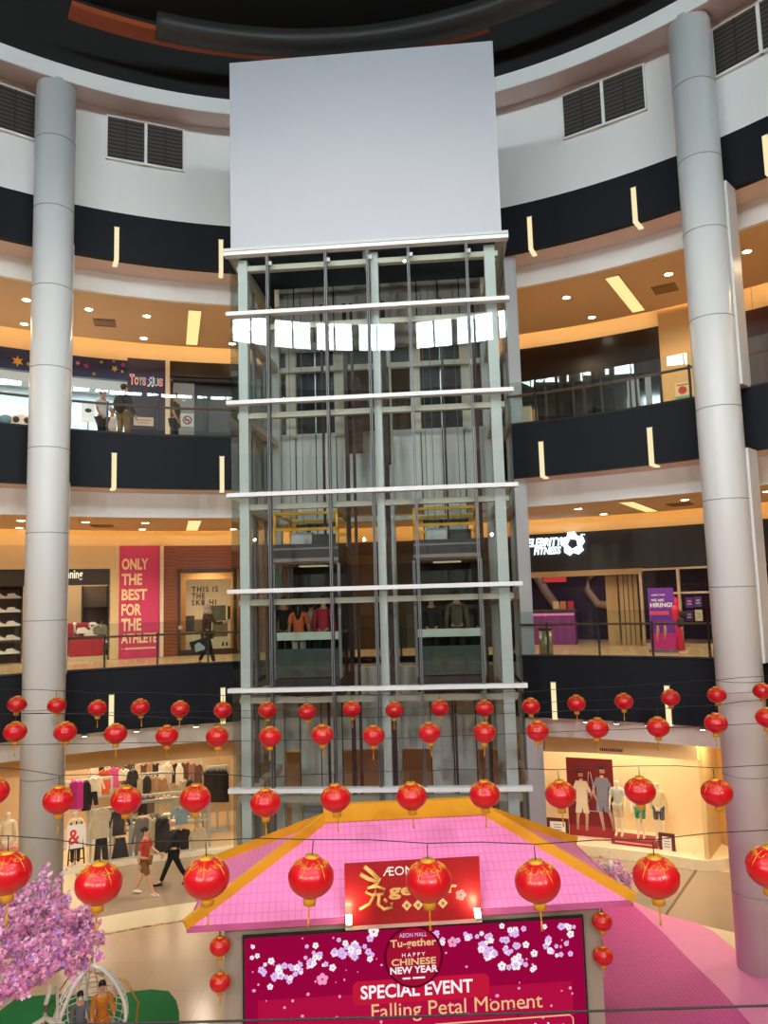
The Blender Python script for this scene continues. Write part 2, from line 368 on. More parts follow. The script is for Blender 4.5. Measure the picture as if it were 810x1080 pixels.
# glass railings on both shop galleries
for zt, lv in ((A_TOP, 'lower'), (B_TOP, 'middle')):
    t = thing('glass_railing', 'glass railing with brown handrail around the %s gallery' % lv, 'railing', (CX, CY, zt))
    hr = MB(); hr.lathe([(RF+.14, .74), (RF+.2, .74), (RF+.2, .79), (RF+.14, .79)], 160, closed=True, caps=False).build('handrail', mat('handrail_wood', '6b4a36', .45), t)
    MB().lathe([(RF+.04, 0), (RF+.12, 0), (RF+.12, .06), (RF+.04, .06)], 160, closed=True, caps=False).build('base_channel', DARKM, t)
    N = 66; st = TAU/N; off = theta(at_R(166, 690, RF+.1)) % st
    pm = MB().box(-.02, .02, -.01, .05, 0, .82).build('post', DARKM, t)
    gw = 2*(RF+.08)*math.sin(st/2)-.02
    gm = MB().box(-gw/2, gw/2, -.006, .006, .03, 1.08).build('glass_panel', RAILG, t)
    for k in range(N):
        a = off+k*st
        o = pm if k == 0 else pm.copy(); g = gm if k == 0 else gm.copy()
        if k: col.objects.link(o); col.objects.link(g); o.parent = t; g.parent = t
        o.location = (math.sin(a)*(RF+.12), math.cos(a)*(RF+.12), 0); o.rotation_euler.z = -a
        b = a+st/2; rr = (RF+.08)*math.cos(st/2)
        g.location = (math.sin(b)*rr, math.cos(b)*rr, 0); g.rotation_euler.z = -b

# ------------------------------------------------------------------ round columns
def column(ratio, Rc, r, label, rm):
    a, b, c = 1+ratio*ratio, -2*(CX*ratio+CY), CX*CX+CY*CY-Rc*Rc
    Y = (-b+math.sqrt(b*b-4*a*c))/(2*a); x, y = ratio*Y, Y; th = math.atan2(x-CX, y-CY)
    t = thing('round_column', label, 'column', (x, y, 0), -th)
    top = E+12.30+.02
    MB().lathe([(r, 0), (r, top)], 48).build('shaft', COLM, t)
    rings = [1.4, 3.6, 5.05, 6.94, 8.85, 10.75, 12.6, 14.5, 16.4, 18.1] if rm == 0 else [1.4, 3.6, 5.4, 7.25, 9.0, 10.9, 12.8, 14.7, 16.3, 18.0]
    for z in rings:
        MB().lathe([(r-.005, z), (r+.004, z), (r+.004, z+.018), (r-.005, z+.018)], 48, caps=False, closed=True).build('seam', SEAM, t)
    # cladding wings that close the gap to the gallery between the fascias
    for z0, z1 in ((A_TOP+.02, B_BOT), (B_TOP+.02, C_BOT), (0.02, A_BOT)):
        MB().box(-.30, .48, .1, .62, z0, z1).build('cladding_wing', COLM, t)
    return t
column(-.4405, 11.93, .44, 'tall white round column on the left, clothing shop behind its foot', 0)
column(.4475, 11.93, .44, 'tall white round column on the right, beside the fitness club front', 1)

# ------------------------------------------------------------------ glass lift shaft
FL, FR = Vector((-3.04, 15.2, 0)), Vector((2.54, 14.75, 0))
SU = (FR-FL).normalized(); SL = (FR-FL).length; srz = math.atan2(SU.y, SU.x)
def s_at(px, py):
    r = ray(px, py); q = r.x/r.y                       # FL + s*SU on the sight line
    return (q*FL.y-FL.x)/(SU.x-q*SU.y)
shaft = thing('glass_lift_shaft', 'tall glass lift shaft with white steel frame and blank white box on top', 'lift shaft', FL, srz)
TZ = [E+v for v in (7.15, 5.87, 4.02, 2.145, .243, -1.66, -3.53, -5.4)]; TZ[-1] = 2.0
SD = 3.35
for k, z in enumerate(TZ[:7]):
    ov = .06 if k else .1
    MB().box(-ov, SL+ov, -.12, .05, z-.08, z).build('transom', mat('transom_white', 'e2e4e6', .4), shaft)
    MB().box(.1, SL-.1, .16, .3, z-.32, z-.21).build('inner_beam', CREAM, shaft)
    MB().box(.12, .3, .3, SD-.1, z-.36, z-.2).build('side_beam', CREAM, shaft)
    MB().box(SL-.3, SL-.12, .3, SD-.1, z-.36, z-.2).build('side_beam', CREAM, shaft)
    MB().box(.3, SL-.3, SD-.22, SD-.08, z-.34, z-.22).build('rear_beam', CREAM, shaft) if k in (1, 3) else None
MB().box(SL/2-.06, SL/2+.1, .2, SD, TZ[0]-.2, TZ[0]-.02).build('centre_beam', CREAM, shaft)
mull = [s_at(282, 263), s_at(343, 260), s_at(387, 258), s_at(430, 255), s_at(491, 250)]
for m_ in mull:
    MB().box(m_-.026, m_-.008, -.08, .08, 0, TZ[0]-.1).box(m_+.008, m_+.026, -.08, .08, 0, TZ[0]-.1).build('mullion', GREYM, shaft)
    for z in TZ[:1]: MB().box(m_-.012, m_+.09, -.03, .04, z-.3, z-.22).build('glass_clamp', STEELW, shaft)
for x0, x1 in ((.14, .33), (mull[2]+.05, mull[2]+.20), (SL-.38, SL-.17)):
    MB().box(x0, x1, .12, .34, 0, TZ[0]-.1).build('front_post', STEELW, shaft)
    MB().box(x0, x1, SD-.26, SD-.04, 0, TZ[0]-.1).build('rear_post', STEELW, shaft)
for x in (.14, SL-.22):
    for d in (1.2, 2.2): MB().box(x, x+.06, d, d+.06, 0, TZ[0]-.2).build('side_mullion', GREYM, shaft)
xs = [0.02]+mull+[SL-.02]
for r in range(7):
    zt, zb = TZ[r]-.1, (TZ[r+1] if r < 6 else 0.05)
    for k in range(6): MB().box(xs[k]+.01, xs[k+1]-.01, -.012, 0, zb, zt).build('front_glass', SHAFTG, shaft)
    MB().box(.0, .012, 0, SD, zb, zt).build('side_glass', SIDEG, shaft)
    MB().box(SL-.012, SL, 0, SD, zb, zt).build('side_glass', SIDEG, shaft)
ht = E+11.4
MB().box(.02, SL-.02, .0, .12, TZ[0]+.01, ht).box(.02, .14, .12, SD, TZ[0]+.01, ht).box(SL-.14, SL-.02, .12, SD, TZ[0]+.01, ht).box(.14, SL-.14, SD-.12, SD, TZ[0]+.6, ht).box(.14, SL-.14, .12, SD-.12, ht-.12, ht).build('head_box', PANELW, shaft)
MB().box(-.1, SL+.1, -.14, .12, TZ[0]-.0, TZ[0]+.06).box(-.1, .14, .12, SD, TZ[0], TZ[0]+.06).box(SL-.14, SL+.1, .12, SD, TZ[0], TZ[0]+.06).build('head_cap', STEELW, shaft)
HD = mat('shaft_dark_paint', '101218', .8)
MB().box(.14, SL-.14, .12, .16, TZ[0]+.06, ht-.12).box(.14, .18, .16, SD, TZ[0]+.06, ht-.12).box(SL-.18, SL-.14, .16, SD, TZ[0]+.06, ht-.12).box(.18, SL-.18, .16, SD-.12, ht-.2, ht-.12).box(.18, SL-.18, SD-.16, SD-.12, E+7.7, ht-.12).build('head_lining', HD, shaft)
# rear wall: cladding, door headers, jambs, landing doors
def xb(px, py):                                         # local x of a pixel on the rear wall plane
    o = FL+Vector((-SU.y, SU.x, 0))*SD; r = ray(px, py); q = r.x/r.y
    return (q*o.y-o.x)/(SU.x-q*SU.y)
bays = [(xb(313, 520), xb(356, 520)), (xb(446, 520), xb(492, 520))]
for top, bot, hb in ((E+7.78, B_FL+2.05, B_FL+2.3), (B_FL, A_CEIL, A_FL+2.4), (A_FL, G_CEIL, 2.5)):
    MB().box(.3, SL-.3, SD-.02, SD+.1, bot, top).build('rear_cladding', CLAD, shaft)
    for x0, x1 in bays:
        MB().box(x0, x1, SD-.03, SD+.09, hb, bot).build('door_header', CLAD, shaft)
        sm = MB()
        for q in (x0, (x0+x1)/2, x1): sm.box(q-.012, q+.012, SD-.035, SD-.02, hb, top)
        sm.box(x0-.9, x0-.88, SD-.025, SD-.02, bot, top)
        sm.build('cladding_seam', DARKM, shaft)
        for q in (x0-.1, x1+.1): MB().box(q-.12, q+.12, SD-.06, SD+.12, hb-2.4, hb+.1).build('door_jamb', CREAM, shaft)
        if hb > 4:
            d = MB().box(x0+.04, x1-.04, SD+.02, SD+.06, hb-2.35, hb).build('landing_door', mat('landing_door_glass', '15181d', .35, spec=.2), shaft)
            xm = (x0+x1)/2
            MB().box(xm-.012, xm+.012, SD+.0, SD+.02, hb-2.35, hb).box(x0+.04, x1-.04, SD, SD+.02, hb-.14, hb-.08).build('door_rail', STEEL, d)
        else:
            MB().box(x0+.04, x1-.04, SD+.02, SD+.06, 0.02, hb).build('landing_door', mat('grey_door', 'a9abab', .4), shaft)
for q0, q1 in ((.3, bays[0][0]-.22), (bays[0][1]+.22, bays[1][0]-.22), (bays[1][1]+.22, SL-.3)): MB().box(q0, q1, SD-.02, SD+.08, B_FL+1.55, B_FL+2.06).build('lobby_bulkhead', mat('bulkhead_grey', '4a4a4b', .6), shaft)
for fz in (A_FL, B_FL): MB().box(.0, SL, SD+.1, SD+1.3, fz-.3, fz).build('landing_slab', mat('landing_slab', '8b8276', .6), shaft)
# guide rails, cables, counterweights
for px, wd in ((283, .07), (352, .05), (376, .09), (383, .06), (406, .05), (416, .1), (476, .05), (509, .08)):
    x = xb(px, 640); MB().box(x-wd/2, x+wd/2, SD-1.1, SD-1.02, 0.1, TZ[0]-.3).build('guide_rail', BROWNM, shaft)
for px in (300, 322, 334, 455, 462, 487):
    x = xb(px, 600); MB().tube([(x, SD-1.6, A_FL+2.6), (x, SD-1.6, TZ[0]-.2)], .007, 6).build('hoist_cable', GREYM, shaft)
for nm, px, z0, z1 in (('counterweight', 379, 10.6, 12.3), ('counterweight', 407, 10.3, 12.6)):
    x = xb(px, 480); p = FL+SU*x+Vector((-SU.y, SU.x, 0))*(SD-.75)
    t = thing('counterweight', 'dark red-brown lift counterweight stack, %s of the centre post' % ('left' if px < 390 else 'right'), 'counterweight', (p.x, p.y, z0), srz)
    mb = MB()
    for k in range(12): mb.box(-.14, .14, -.07, .07, .1+k*.14, .1+k*.14+.125)
    mb.build('weight_block', mat('counterweight_iron', '4a2a28', .6), t)
    MB().box(-.17, -.14, -.08, .08, 0, z1-z0).box(.14, .17, -.08, .08, 0, z1-z0).box(-.17, .17, -.08, .08, 0, .1).box(-.17, .17, -.08, .08, z1-z0-.1, z1-z0).build('frame', BROWNM, t)
# pale blades beside the shaft between the fascias
for k, (px0, px1, py, z0, z1) in enumerate(((533, 546.5, 360, B_TOP+.01, C_BOT), (545, 558.5, 600, A_TOP+.01, B_BOT), (553, 572, 800, 0.01, A_BOT))):
    a, b = at_y(px0, py, 18.9), at_y(px1, py, 18.9)
    o = MB().box(0, b.x-a.x, 0, .5, z0, z1).box(b.x-a.x-.03, b.x-a.x-.0, -.01, 0, z0, z1).build('trim_%d' % (k+1), mat('blade_panel', 'c4c8ca', .5), loc=(a.x, 18.75, 0)); o['kind'] = 'structure'

# ------------------------------------------------------------------ people
def loc_px(o, rz, yoff, px, py):
    """local x and z of a pixel on the upright plane y=yoff of a frame at o turned by rz"""
    u = Vector((math.cos(rz), math.sin(rz), 0)); n = Vector((-math.sin(rz), math.cos(rz), 0)); O = Vector((o[0], o[1], 0))+n*yoff
    r = ray(px, py); t = (O-EYE).dot(n)/r.dot(n); h = EYE+r*t
    return (h-O).dot(u), h.z
def skin_mb(pts, edges, radii, lev=2):
    me = bpy.data.meshes.new('body'); me.from_pydata([tuple(p) for p in pts], edges, [])
    o = bpy.data.objects.new('body', me); col.objects.link(o)
    md = o.modifiers.new('s', 'SKIN'); sb = o.modifiers.new('u', 'SUBSURF'); sb.levels = lev
    for i_, sv in enumerate(me.skin_vertices[0].data):
        r = radii[i_]; sv.radius = r if isinstance(r, tuple) else (r, r); sv.use_root = (i_ == 0)
    dg = bpy.context.evaluated_depsgraph_get(); m2 = bpy.data.meshes.new_from_object(o.evaluated_get(dg))
    mb = MB().add([v.co.copy() for v in m2.vertices], [tuple(p.vertices) for p in m2.polygons], True)
    bpy.data.objects.remove(o); bpy.data.meshes.remove(me); bpy.data.meshes.remove(m2); return mb
SKIN = mat('skin_tone', 'c68f6c', .6, sub=.05); SKIN2 = mat('skin_tone_light', 'dba985', .6, sub=.05)
HAIR = mat('black_hair', '15110f', .45)
def lerp(a, b, t): return Vector(a)*(1-t)+Vector(b)*t
def person(name, label, loc, rz, h=1.7, stride=0.0, armL=(0, 0), armR=(0, 0), shirt='333333', bottom='222222', shoe='dddddd', sleeve=.5, legs=1.0,
           hair='short', skin=SKIN, lean=0, sit=False, mannequin=False, cat='person', group=None, coat=0, detail=1, mask=False):
    """front is local -y; armL / armR = (shoulder swing, elbow bend) in degrees forwards"""
    t = thing(name, label, cat, loc, rz, group); k = h/1.7
    J = {}
    J['pel'] = Vector((0, 0, .93)); J['wai'] = Vector((0, -.00, 1.08)); J['che'] = Vector((0, -.01, 1.27)); J['nb'] = Vector((0, 0, 1.42))
    J['n1'] = Vector((0, -.012, 1.50)); J['h0'] = Vector((0, -.03, 1.56)); J['h1'] = Vector((0, -.02, 1.625)); J['h2'] = Vector((0, -.01, 1.68))
    for sgn, nm, st, arm in ((-1, 'L', stride, armL), (1, 'R', -stride, armR)):
        J['sh'+nm] = Vector((sgn*.175, 0, 1.385))
        a, b = R_(arm[0]), R_(arm[0]+arm[1])
        J['el'+nm] = J['sh'+nm]+Vector((sgn*.05, -.27*math.sin(a), -.27*math.cos(a)))
        J['wr'+nm] = J['el'+nm]+Vector((-sgn*.0, -.24*math.sin(b), -.24*math.cos(b)))
        hip = Vector((sgn*.09, 0, .89)); J['hi'+nm] = hip
        if sit:
            J['kn'+nm] = hip+Vector((sgn*.03, -.40, .02)); J['an'+nm] = J['kn'+nm]+Vector((0, -.05, -.40))
        else:
            sa = st; J['kn'+nm] = hip+Vector((sgn*.0, -.40*math.sin(sa), -.40*math.cos(sa)))
            sb = sa-(.35*abs(st) if st < 0 else 0.02); J['an'+nm] = J['kn'+nm]+Vector((0, -.40*math.sin(sb), -.40*math.cos(sb)))
        J['to'+nm] = J['an'+nm]+Vector((sgn*.01, -.15, -.055))
    if not sit:
        dz = min(J['anL'].z, J['anR'].z)-.085
        for q in J: J[q].z -= dz
    if sit:
        for q in J: J[q].z -= .86
    if lean:
        for q in ('wai', 'che', 'nb', 'n1', 'h0', 'h1', 'h2', 'shL', 'shR', 'elL', 'elR', 'wrL', 'wrR'): J[q].y -= lean*(J[q].z-J['pel'].z)
    names = ['pel', 'wai', 'che', 'nb', 'n1', 'h0', 'h1', 'h2', 'shL', 'elL', 'wrL', 'shR', 'elR', 'wrR', 'hiL', 'knL', 'anL', 'toL', 'hiR', 'knR', 'anR', 'toR']
    rad = dict(pel=(.13, .1), wai=(.115, .085), che=(.135, .1), nb=(.08, .06), n1=.048, h0=.058, h1=(.072, .085), h2=(.066, .075), shL=.052, elL=.038, wrL=.026,
               shR=.052, elR=.038, wrR=.026, hiL=.08, knL=.055, anL=.036, toL=.03, hiR=.08, knR=.055, anR=.036, toR=.03)
    ed = [('pel', 'wai'), ('wai', 'che'), ('che', 'nb'), ('nb', 'n1'), ('n1', 'h0'), ('h0', 'h1'), ('h1', 'h2'), ('nb', 'shL'), ('shL', 'elL'), ('elL', 'wrL'), ('nb', 'shR'), ('shR', 'elR'), ('elR', 'wrR'),
          ('pel', 'hiL'), ('hiL', 'knL'), ('knL', 'anL'), ('anL', 'toL'), ('pel', 'hiR'), ('hiR', 'knR'), ('knR', 'anR'), ('anR', 'toR')]
    S = lambda p: Vector(p)*k
    def mk(nn, es, extra=0, ov={}):
        return skin_mb([S(ov.get(n, J.get(n))) for n in nn], [(nn.index(a), nn.index(b)) for a, b in es],
                       [tuple((q+extra)*k for q in rad[n]) if isinstance(rad.get(n), tuple) else (rad.get(n, .04)+extra)*k for n in nn])
    body = mk(names, ed)
    for nm, sgn in (('L', -1), ('R', 1)):
        wv = J['wr'+nm]; d = (wv-J['el'+nm]).normalized(); side = Vector((0, -1, 0)) if abs(d.y) < .7 else Vector((0, 0, 1)); side = (side-d*side.dot(d)).normalized()
        body.ball(S(wv+d*.045), .022*k, .03*k, .04*k, 8, 6)
        for q, ln in zip((-1.5, -.5, .5, 1.5), (.055, .07, .075, .065)):
            p = wv+d*.075+side*q*.014; body.tube([S(p), S(p+d*ln*.55), S(p+d*ln*.95+Vector((-sgn*.014, 0, 0)))], [.0078*k, .007*k, .005*k], 5)
        p = wv+d*.03+side*.026; body.tube([S(p), S(p+side*.022+d*.02), S(p+side*.026+d*.045)], [.009*k, .008*k, .006*k], 5)
    hc = J['h1']
    body.tube([S(hc+Vector((0, -.082, .01))), S(hc+Vector((0, -.108, -.018))), S(hc+Vector((0, -.085, -.026)))], [.007*k, .013*k, .008*k], 6)
    for sx in (-1, 1): body.ball(S(hc+Vector((sx*.076, .005, -.005))), .01*k, .018*k, .028*k, 6, 5)
    smat = SKIN if not mannequin else mat('mannequin_shell', 'eee3cc', .45)
    body.build('body', skin if not mannequin else smat, t)
    if not mannequin:
        eb = MB()
        for sx in (-1, 1): eb.ball(S(hc+Vector((sx*.028, -.082, .008))), .010*k, .006*k, .007*k, 6, 5)
        eb.build('eyes', BLK, t)
        MB().ball(S(hc+Vector((0, -.086, -.045))), .022*k, .006*k, .006*k, 8, 5).build('mouth', mat('lips', '9a5148', .5), t)
        if mask: MB().ball(S(hc+Vector((0, -.07, -.045))), .045*k, .03*k, .035*k, 10, 6).build('face_mask', PURE, t)
        hb = MB().ball(S(hc+Vector((0, .022, .03))), .084*k, .092*k, .088*k, 14, 9)
        if hair == 'long': hb.tube([S(hc+Vector((0, .06, .03))), S(hc+Vector((0, .085, -.1))), S(J['nb']+Vector((0, .09, -.02))), S(J['che']+Vector((0, .10, .02)))], [.07*k, .08*k, .075*k, .03*k], 10)
        if hair == 'tied': hb.ball(S(hc+Vector((0, .12, .02))), .04*k)
        if hair == 'cap_scarf': hb = MB().ball(S(hc+Vector((0, .015, .01))), .098*k, .098*k, .11*k, 14, 9).tube([S(hc+Vector((0, .02, -.06))), S(J['nb']+Vector((0, .0, .02)))], [.09*k, .14*k], 12)
        if hair != 'none': hb.build('headscarf' if hair == 'cap_scarf' else 'hair', HAIR if hair != 'cap_scarf' else mat('beige_scarf', 'b9a58c', .8), t)
    # shirt
    if shirt:
        ov = {}
        nn = ['pel', 'wai', 'che', 'nb']; es = [('pel', 'wai'), ('wai', 'che'), ('che', 'nb')]
        for nm in 'LR':
            nn.append('sh'+nm); es.append(('nb', 'sh'+nm))
            if sleeve <= .5: key = 'se'+nm; J[key] = lerp(J['sh'+nm], J['el'+nm], sleeve*1.6+.05); rad[key] = .047; nn.append(key); es.append(('sh'+nm, key))
            else:
                nn += ['el'+nm, 'se'+nm]; J['se'+nm] = lerp(J['el'+nm], J['wr'+nm], .93); rad['se'+nm] = .03; es += [('sh'+nm, 'el'+nm), ('el'+nm, 'se'+nm)]
        sh = mk(nn, es, .016)
        if coat: sh.lathe([(.135*k, 0), (.16*k, -coat*k), (.15*k, -coat*k), (.125*k, 0)], 20, tuple(S(J['pel']+Vector((0, 0, .05)))), closed=True, caps=False)
        sh.build('shirt', mat('cloth_'+shirt, shirt, .85, noise=.15, scale=14), t)
    if bottom:
        nn = ['pel']; es = []
        for nm in 'LR':
            nn.append('hi'+nm); es.append(('pel', 'hi'+nm))
            if legs >= .99: J['le'+nm] = lerp(J['kn'+nm], J['an'+nm], .95); rad['le'+nm] = .042; nn += ['kn'+nm, 'le'+nm]; es += [('hi'+nm, 'kn'+nm), ('kn'+nm, 'le'+nm)]
            else: J['le'+nm] = lerp(J['hi'+nm], J['kn'+nm], min(1, legs*2)); rad['le'+nm] = .066; nn += ['le'+nm]; es += [('hi'+nm, 'le'+nm)]
        mk(nn, es, .014).build('trousers' if legs >= .99 else 'shorts', mat('cloth_'+bottom, bottom, .85, noise=.15, scale=14), t)
    if shoe:
        for nm in 'LR':
            a = S(J['an'+nm]); MB().tube([a+Vector((0, .045*k, -.05*k)), a+Vector((0, -.03*k, -.045*k)), a+Vector((0, -.13*k, -.06*k)), a+Vector((0, -.18*k, -.065*k))], [.035*k, .044*k, .036*k, .02*k], 8).build('shoe', mat('shoe_'+shoe, shoe, .6), t)
    return t, J, k

# ground floor walkers
p = at_z(153, 944, 0); q_, J_, k_ = person('person', 'person in orange-red t-shirt and brown shorts with white shoes walking on the ground floor', (p.x, p.y, 0), R_(82), 1.66, .34, (-12, 10), (18, 40), 'c2442c', '8a5a2c', 'e8e4dc', .45, .45, 'tied', SKIN2)
p = at_z(183, 934, 0); q_, J_, k_ = person('person', 'person in black jacket and black trousers walking on the ground floor past the clothes shop', (p.x, p.y, 0), R_(-75), 1.74, .42, (-20, 10), (16, 20), '1c2422', '15161a', '1a1a1a', .8, 1.0, 'none', SKIN2, coat=.08)

# ------------------------------------------------------------------ lift cars
def lift_car(x0, x1, label):
    xm = (x0+x1)/2; wd = x1-x0; n = Vector((-SU.y, SU.x, 0)); p = FL+SU*xm+n*(SD-1.45)
    t = thing('lift_car', label, 'lift car', (p.x, p.y, A_FL-.0), srz)
    d0, d1 = -.95, .85; H = 2.35
    MB().box(-wd/2, wd/2, d0, d1, -.32, 0).box(-wd/2+.1, wd/2-.1, d0+.1, d1-.1, -.5, -.32).build('car_floor', mat('car_floor_dark', '231c1c', .5), t)
    MB().box(-wd/2, wd/2, d0, d1, H, H+.42).build('car_roof', mat('car_roof_dark', '1e1c1c', .5), t)
    MB().box(-wd/2, wd/2, d0-.02, d0, H+.05, H+.12).box(-wd/2, wd/2, d0-.02, d0, H+.3, H+.34).build('roof_trim', GREYM, t)
    for sx in (-1, 1):
        MB().box(sx*wd/2-.03, sx*wd/2+.03, d0, d0+.06, 0, H).build('corner_post', GREYM, t)
        MB().box(sx*wd/2-.03, sx*wd/2+.03, d1-.06, d1, 0, H).build('corner_post', GREYM, t)
        MB().box(sx*wd/2-.006, sx*wd/2+.006, d0+.06, d1-.06, 0, H).build('side_glass', SIDEG, t)
        MB().box(sx*(wd/2-.07)-.02, sx*(wd/2-.07)+.02, d0+.1, d1-.1, .86, .92).build('side_handrail', STEELW, t)
    MB().box(-wd/2+.03, wd/2-.03, d0, d0+.012, 0, H).build('front_glass', SIDEG, t)
    MB().box(-wd/2+.03, wd/2-.03, d0+.07, d0+.11, .78, .94).build('front_handrail', PURE, t)
    MB().box(-wd/2+.05, wd/2-.05, d0+.03, d0+.05, .02, .6).build('kick_panel', mat('car_kick_glass', '4b5450', .3), t)
    MB().box(-wd/2+.03, wd/2-.03, d1-.05, d1, 0, H).build('rear_panel', mat('car_rear_dark', '1b1b1e', .35), t)
    MB().box(-.3, .3, -.2, .2, H-.02, H).build('ceiling_lamp', emis('car_lamp', (1, .85, .6), .5), t)
    Y_ = mat('yellow_guard_rail', 'd9a320', .5); g = MB(); zb = H+.42
    for yy in (d0+.02, d1-.1):
        for zz in (.28, .62): g.box(-wd/2, wd/2, yy, yy+.05, zb+zz, zb+zz+.06)
        for xx in (-wd/2, wd/2-.05): g.box(xx, xx+.05, yy, yy+.05, zb, zb+.68)
    for xx in (-wd/2, wd/2-.05): g.box(xx, xx+.05, d0, d1, zb+.62, zb+.67)
    g.build('guard_rail', Y_, t)
    MB().box(-wd/2+.25, -wd/2+.7, -.3, .2, zb, zb+.3).build('junction_box', STEELW, t); MB().box(wd/2-.6, wd/2-.15, -.3, .2, zb, zb+.25).tube([(-.1, 0, zb), (-.1, 0, zb+.5)], .05, 8).build('hoist_block', DARKM, t)
    return t, p
def xcar(px): return loc_px(FL, srz, SD-2.4, px, 640)[0]
carL, pL = lift_car(xcar(289), xcar(358), 'left glass lift car with yellow roof rail and people inside')
carR, pR = lift_car(xcar(438), xcar(509), 'right glass lift car with yellow roof rail')
def incar(px, dy):
    x, z = loc_px(FL, srz, SD-1.45+dy, px, 650); q = FL+SU*x+Vector((-SU.y, SU.x, 0))*(SD-1.45+dy); return (q.x, q.y, A_FL)
person('person', 'person with long dark hair in an orange top, back turned, in the left lift car', incar(315, -.45), R_(180)+srz, 1.58, 0, (5, 10), (5, 10), 'e0653a', 'c9c4b4', '333333', .5, 1, 'long')
person('person', 'person in a grey top with crossed straps in the left lift car', incar(328, -.1), R_(180)+srz, 1.55, 0, (5, 10), (5, 10), '8f9a9c', '39424a', '222222', .5, 1, 'short')
person('person', 'person in a crimson shirt standing in the left lift car', incar(341, -.4), R_(170)+srz, 1.66, 0, (5, 40), (5, 20), 'b3263c', '1d1d22', '222222', .8, 1, 'short')
person('person', 'person in black standing at the edge of the left lift car', incar(300, -.1), R_(180)+srz, 1.66, 0, (5, 10), (5, 10), '1d1b1e', '1d1d22', '222222', .8, 1, 'short')
person('person', 'person in a brown-grey coat with pale collar in the right lift car', incar(482, -.3), R_(180)+srz, 1.7, 0, (5, 10), (5, 30), '6b5a4e', '2a2a2c', '222222', .8, 1, 'short')
person('person', 'shorter person in black in the right lift car', incar(455, -.3), R_(180)+srz, 1.62, 0, (5, 10), (5, 10), '232428', '2a2a2c', '222222', .8, 1, 'short')

# ------------------------------------------------------------------ lanterns
REDL = mat('lantern_red_silk', 'c60a1b', .28, sub=.0, spec=.6); GOLD = mat('lantern_gold', 'd79b2a', .45, .35)
YELL = mat('lantern_yellow_fringe', 'cf9420', .8); WIRE = mat('black_wire', '1b1a1c', .6)
def lantern(D=.33):
    t = thing('red_lantern', None, None); r = D/2; hh = r*.84
    prof = []
    for i_ in range(15):
        a = -math.pi/2+math.pi*i_/14; prof.append((max(.36*r, r*math.cos(a)) if abs(a) > 1.2 else r*math.cos(a), hh*math.sin(a)))
    prof = [(.34*r, -hh*.97)]+[(r*math.cos(a), hh*math.sin(a)) for a in [R_(v) for v in range(-66, 67, 11)]]+[(.34*r, hh*.97)]
    n = 48; vs = []; fs = []
    P = len(prof)
    for k in range(n):
        a = TAU*k/n; rib = 1-.018*(k % 4 == 0)
        vs += [(q*rib*math.sin(a), q*rib*math.cos(a), z) for q, z in prof]
    for k in range(n):
        for i_ in range(P-1): fs.append((k*P+i_, ((k+1) % n)*P+i_, ((k+1) % n)*P+i_+1, k*P+i_+1))
    fs += [tuple(k*P for k in range(n))[::-1], tuple(k*P+P-1 for k in range(n))]
    body = MB().add(vs, fs, True).build('paper_shade', REDL, t)
    MB().lathe([(.30*r, hh*.93), (.35*r, hh*.93), (.30*r, hh*1.09), (.26*r, hh*1.09)], 16, closed=True, caps=False).lathe([(0, hh*1.04), (.27*r, hh*1.04), (.27*r, hh*1.08), (0, hh*1.08)], 12).build('top_cap', GOLD, t)
    MB().lathe([(.29*r, -hh*.94), (.27*r, -hh*1.36), (0, -hh*1.36)], 16).build('fringe_collar', YELL, t)
    g = MB()
    for k in range(6):
        a0 = TAU*k/6
        def sp(da, el): a = a0+da; return ((r*1.012)*math.cos(el)*math.sin(a), (r*1.012)*math.cos(el)*math.cos(a), hh*1.012*math.sin(el))
        g.tube([sp(0, R_(66)), sp(0, R_(45)), sp(0, R_(20)), sp(0, R_(6))], [.008*r*3, .02*r, .014*r, .006*r], 5)
        g.tube([sp(.5, R_(58)), sp(.34, R_(44)), sp(.18, R_(40)), sp(0, R_(50))], .02*r, 5); g.tube([sp(-.5, R_(58)), sp(-.34, R_(44)), sp(-.18, R_(40)), sp(0, R_(50))], .02*r, 5)
        g.tube([sp(.25, R_(56)), sp(.15, R_(49)), sp(.28, R_(47)), sp(.3, R_(54))], .016*r, 5)
    g.build('gold_trim', GOLD, body)
    MB().tube([(0, 0, -hh*1.42), (0, 0, -hh*2.0)], .006, 5).tube([(0, 0, -hh*1.95), (0, 0, -hh*2.45)], [.006, .009], 6).build('tassel', YELL, t)
    MB().tube([(0, 0, hh*1.1), (0, 0, hh*1.1+.10)], .004, 5).build('hanging_cord', WIRE, t)
    return t
lan0 = lantern(); firstL = True
ORD = ['first', 'second', 'third', 'fourth', 'fifth', 'sixth', 'seventh', 'eighth', 'ninth', 'tenth', 'eleventh', 'twelfth', 'thirteenth', 'fourteenth', 'fifteenth', 'sixteenth', 'seventeenth', 'eighteenth']
ROWS = [
 (14.1, 'small', 'farthest, topmost', [(18, 743), (60, 744), (103, 747), (148, 746), (190, 748), (235, 749), (282, 749), (324, 751), (371, 748), (416, 749), (464, 747), (511, 747), (560, 745), (608, 742), (658, 740), (707, 736), (756, 733), (804, 729)]),
 (11.6, 'red-and-gold', 'second farthest', [(16, 772), (69, 772), (122, 774), (176, 776), (229, 777), (285, 777), (340, 775), (394, 776), (453, 773), (511, 773), (567, 771), (630, 768), (694, 767), (755, 763), (809, 757)]),
 (8.6, 'medium-sized', 'third farthest', [(-7, 835), (62, 844), (133, 844), (206, 842), (280, 847), (354, 842), (434, 840), (511, 838), (591, 838), (675, 834), (756, 836)]),
 (5.8, 'large', 'nearest', [(8, 921), (104, 932), (218, 926), (328, 925), (452, 929), (567, 930), (692, 925), (812, 915)])]
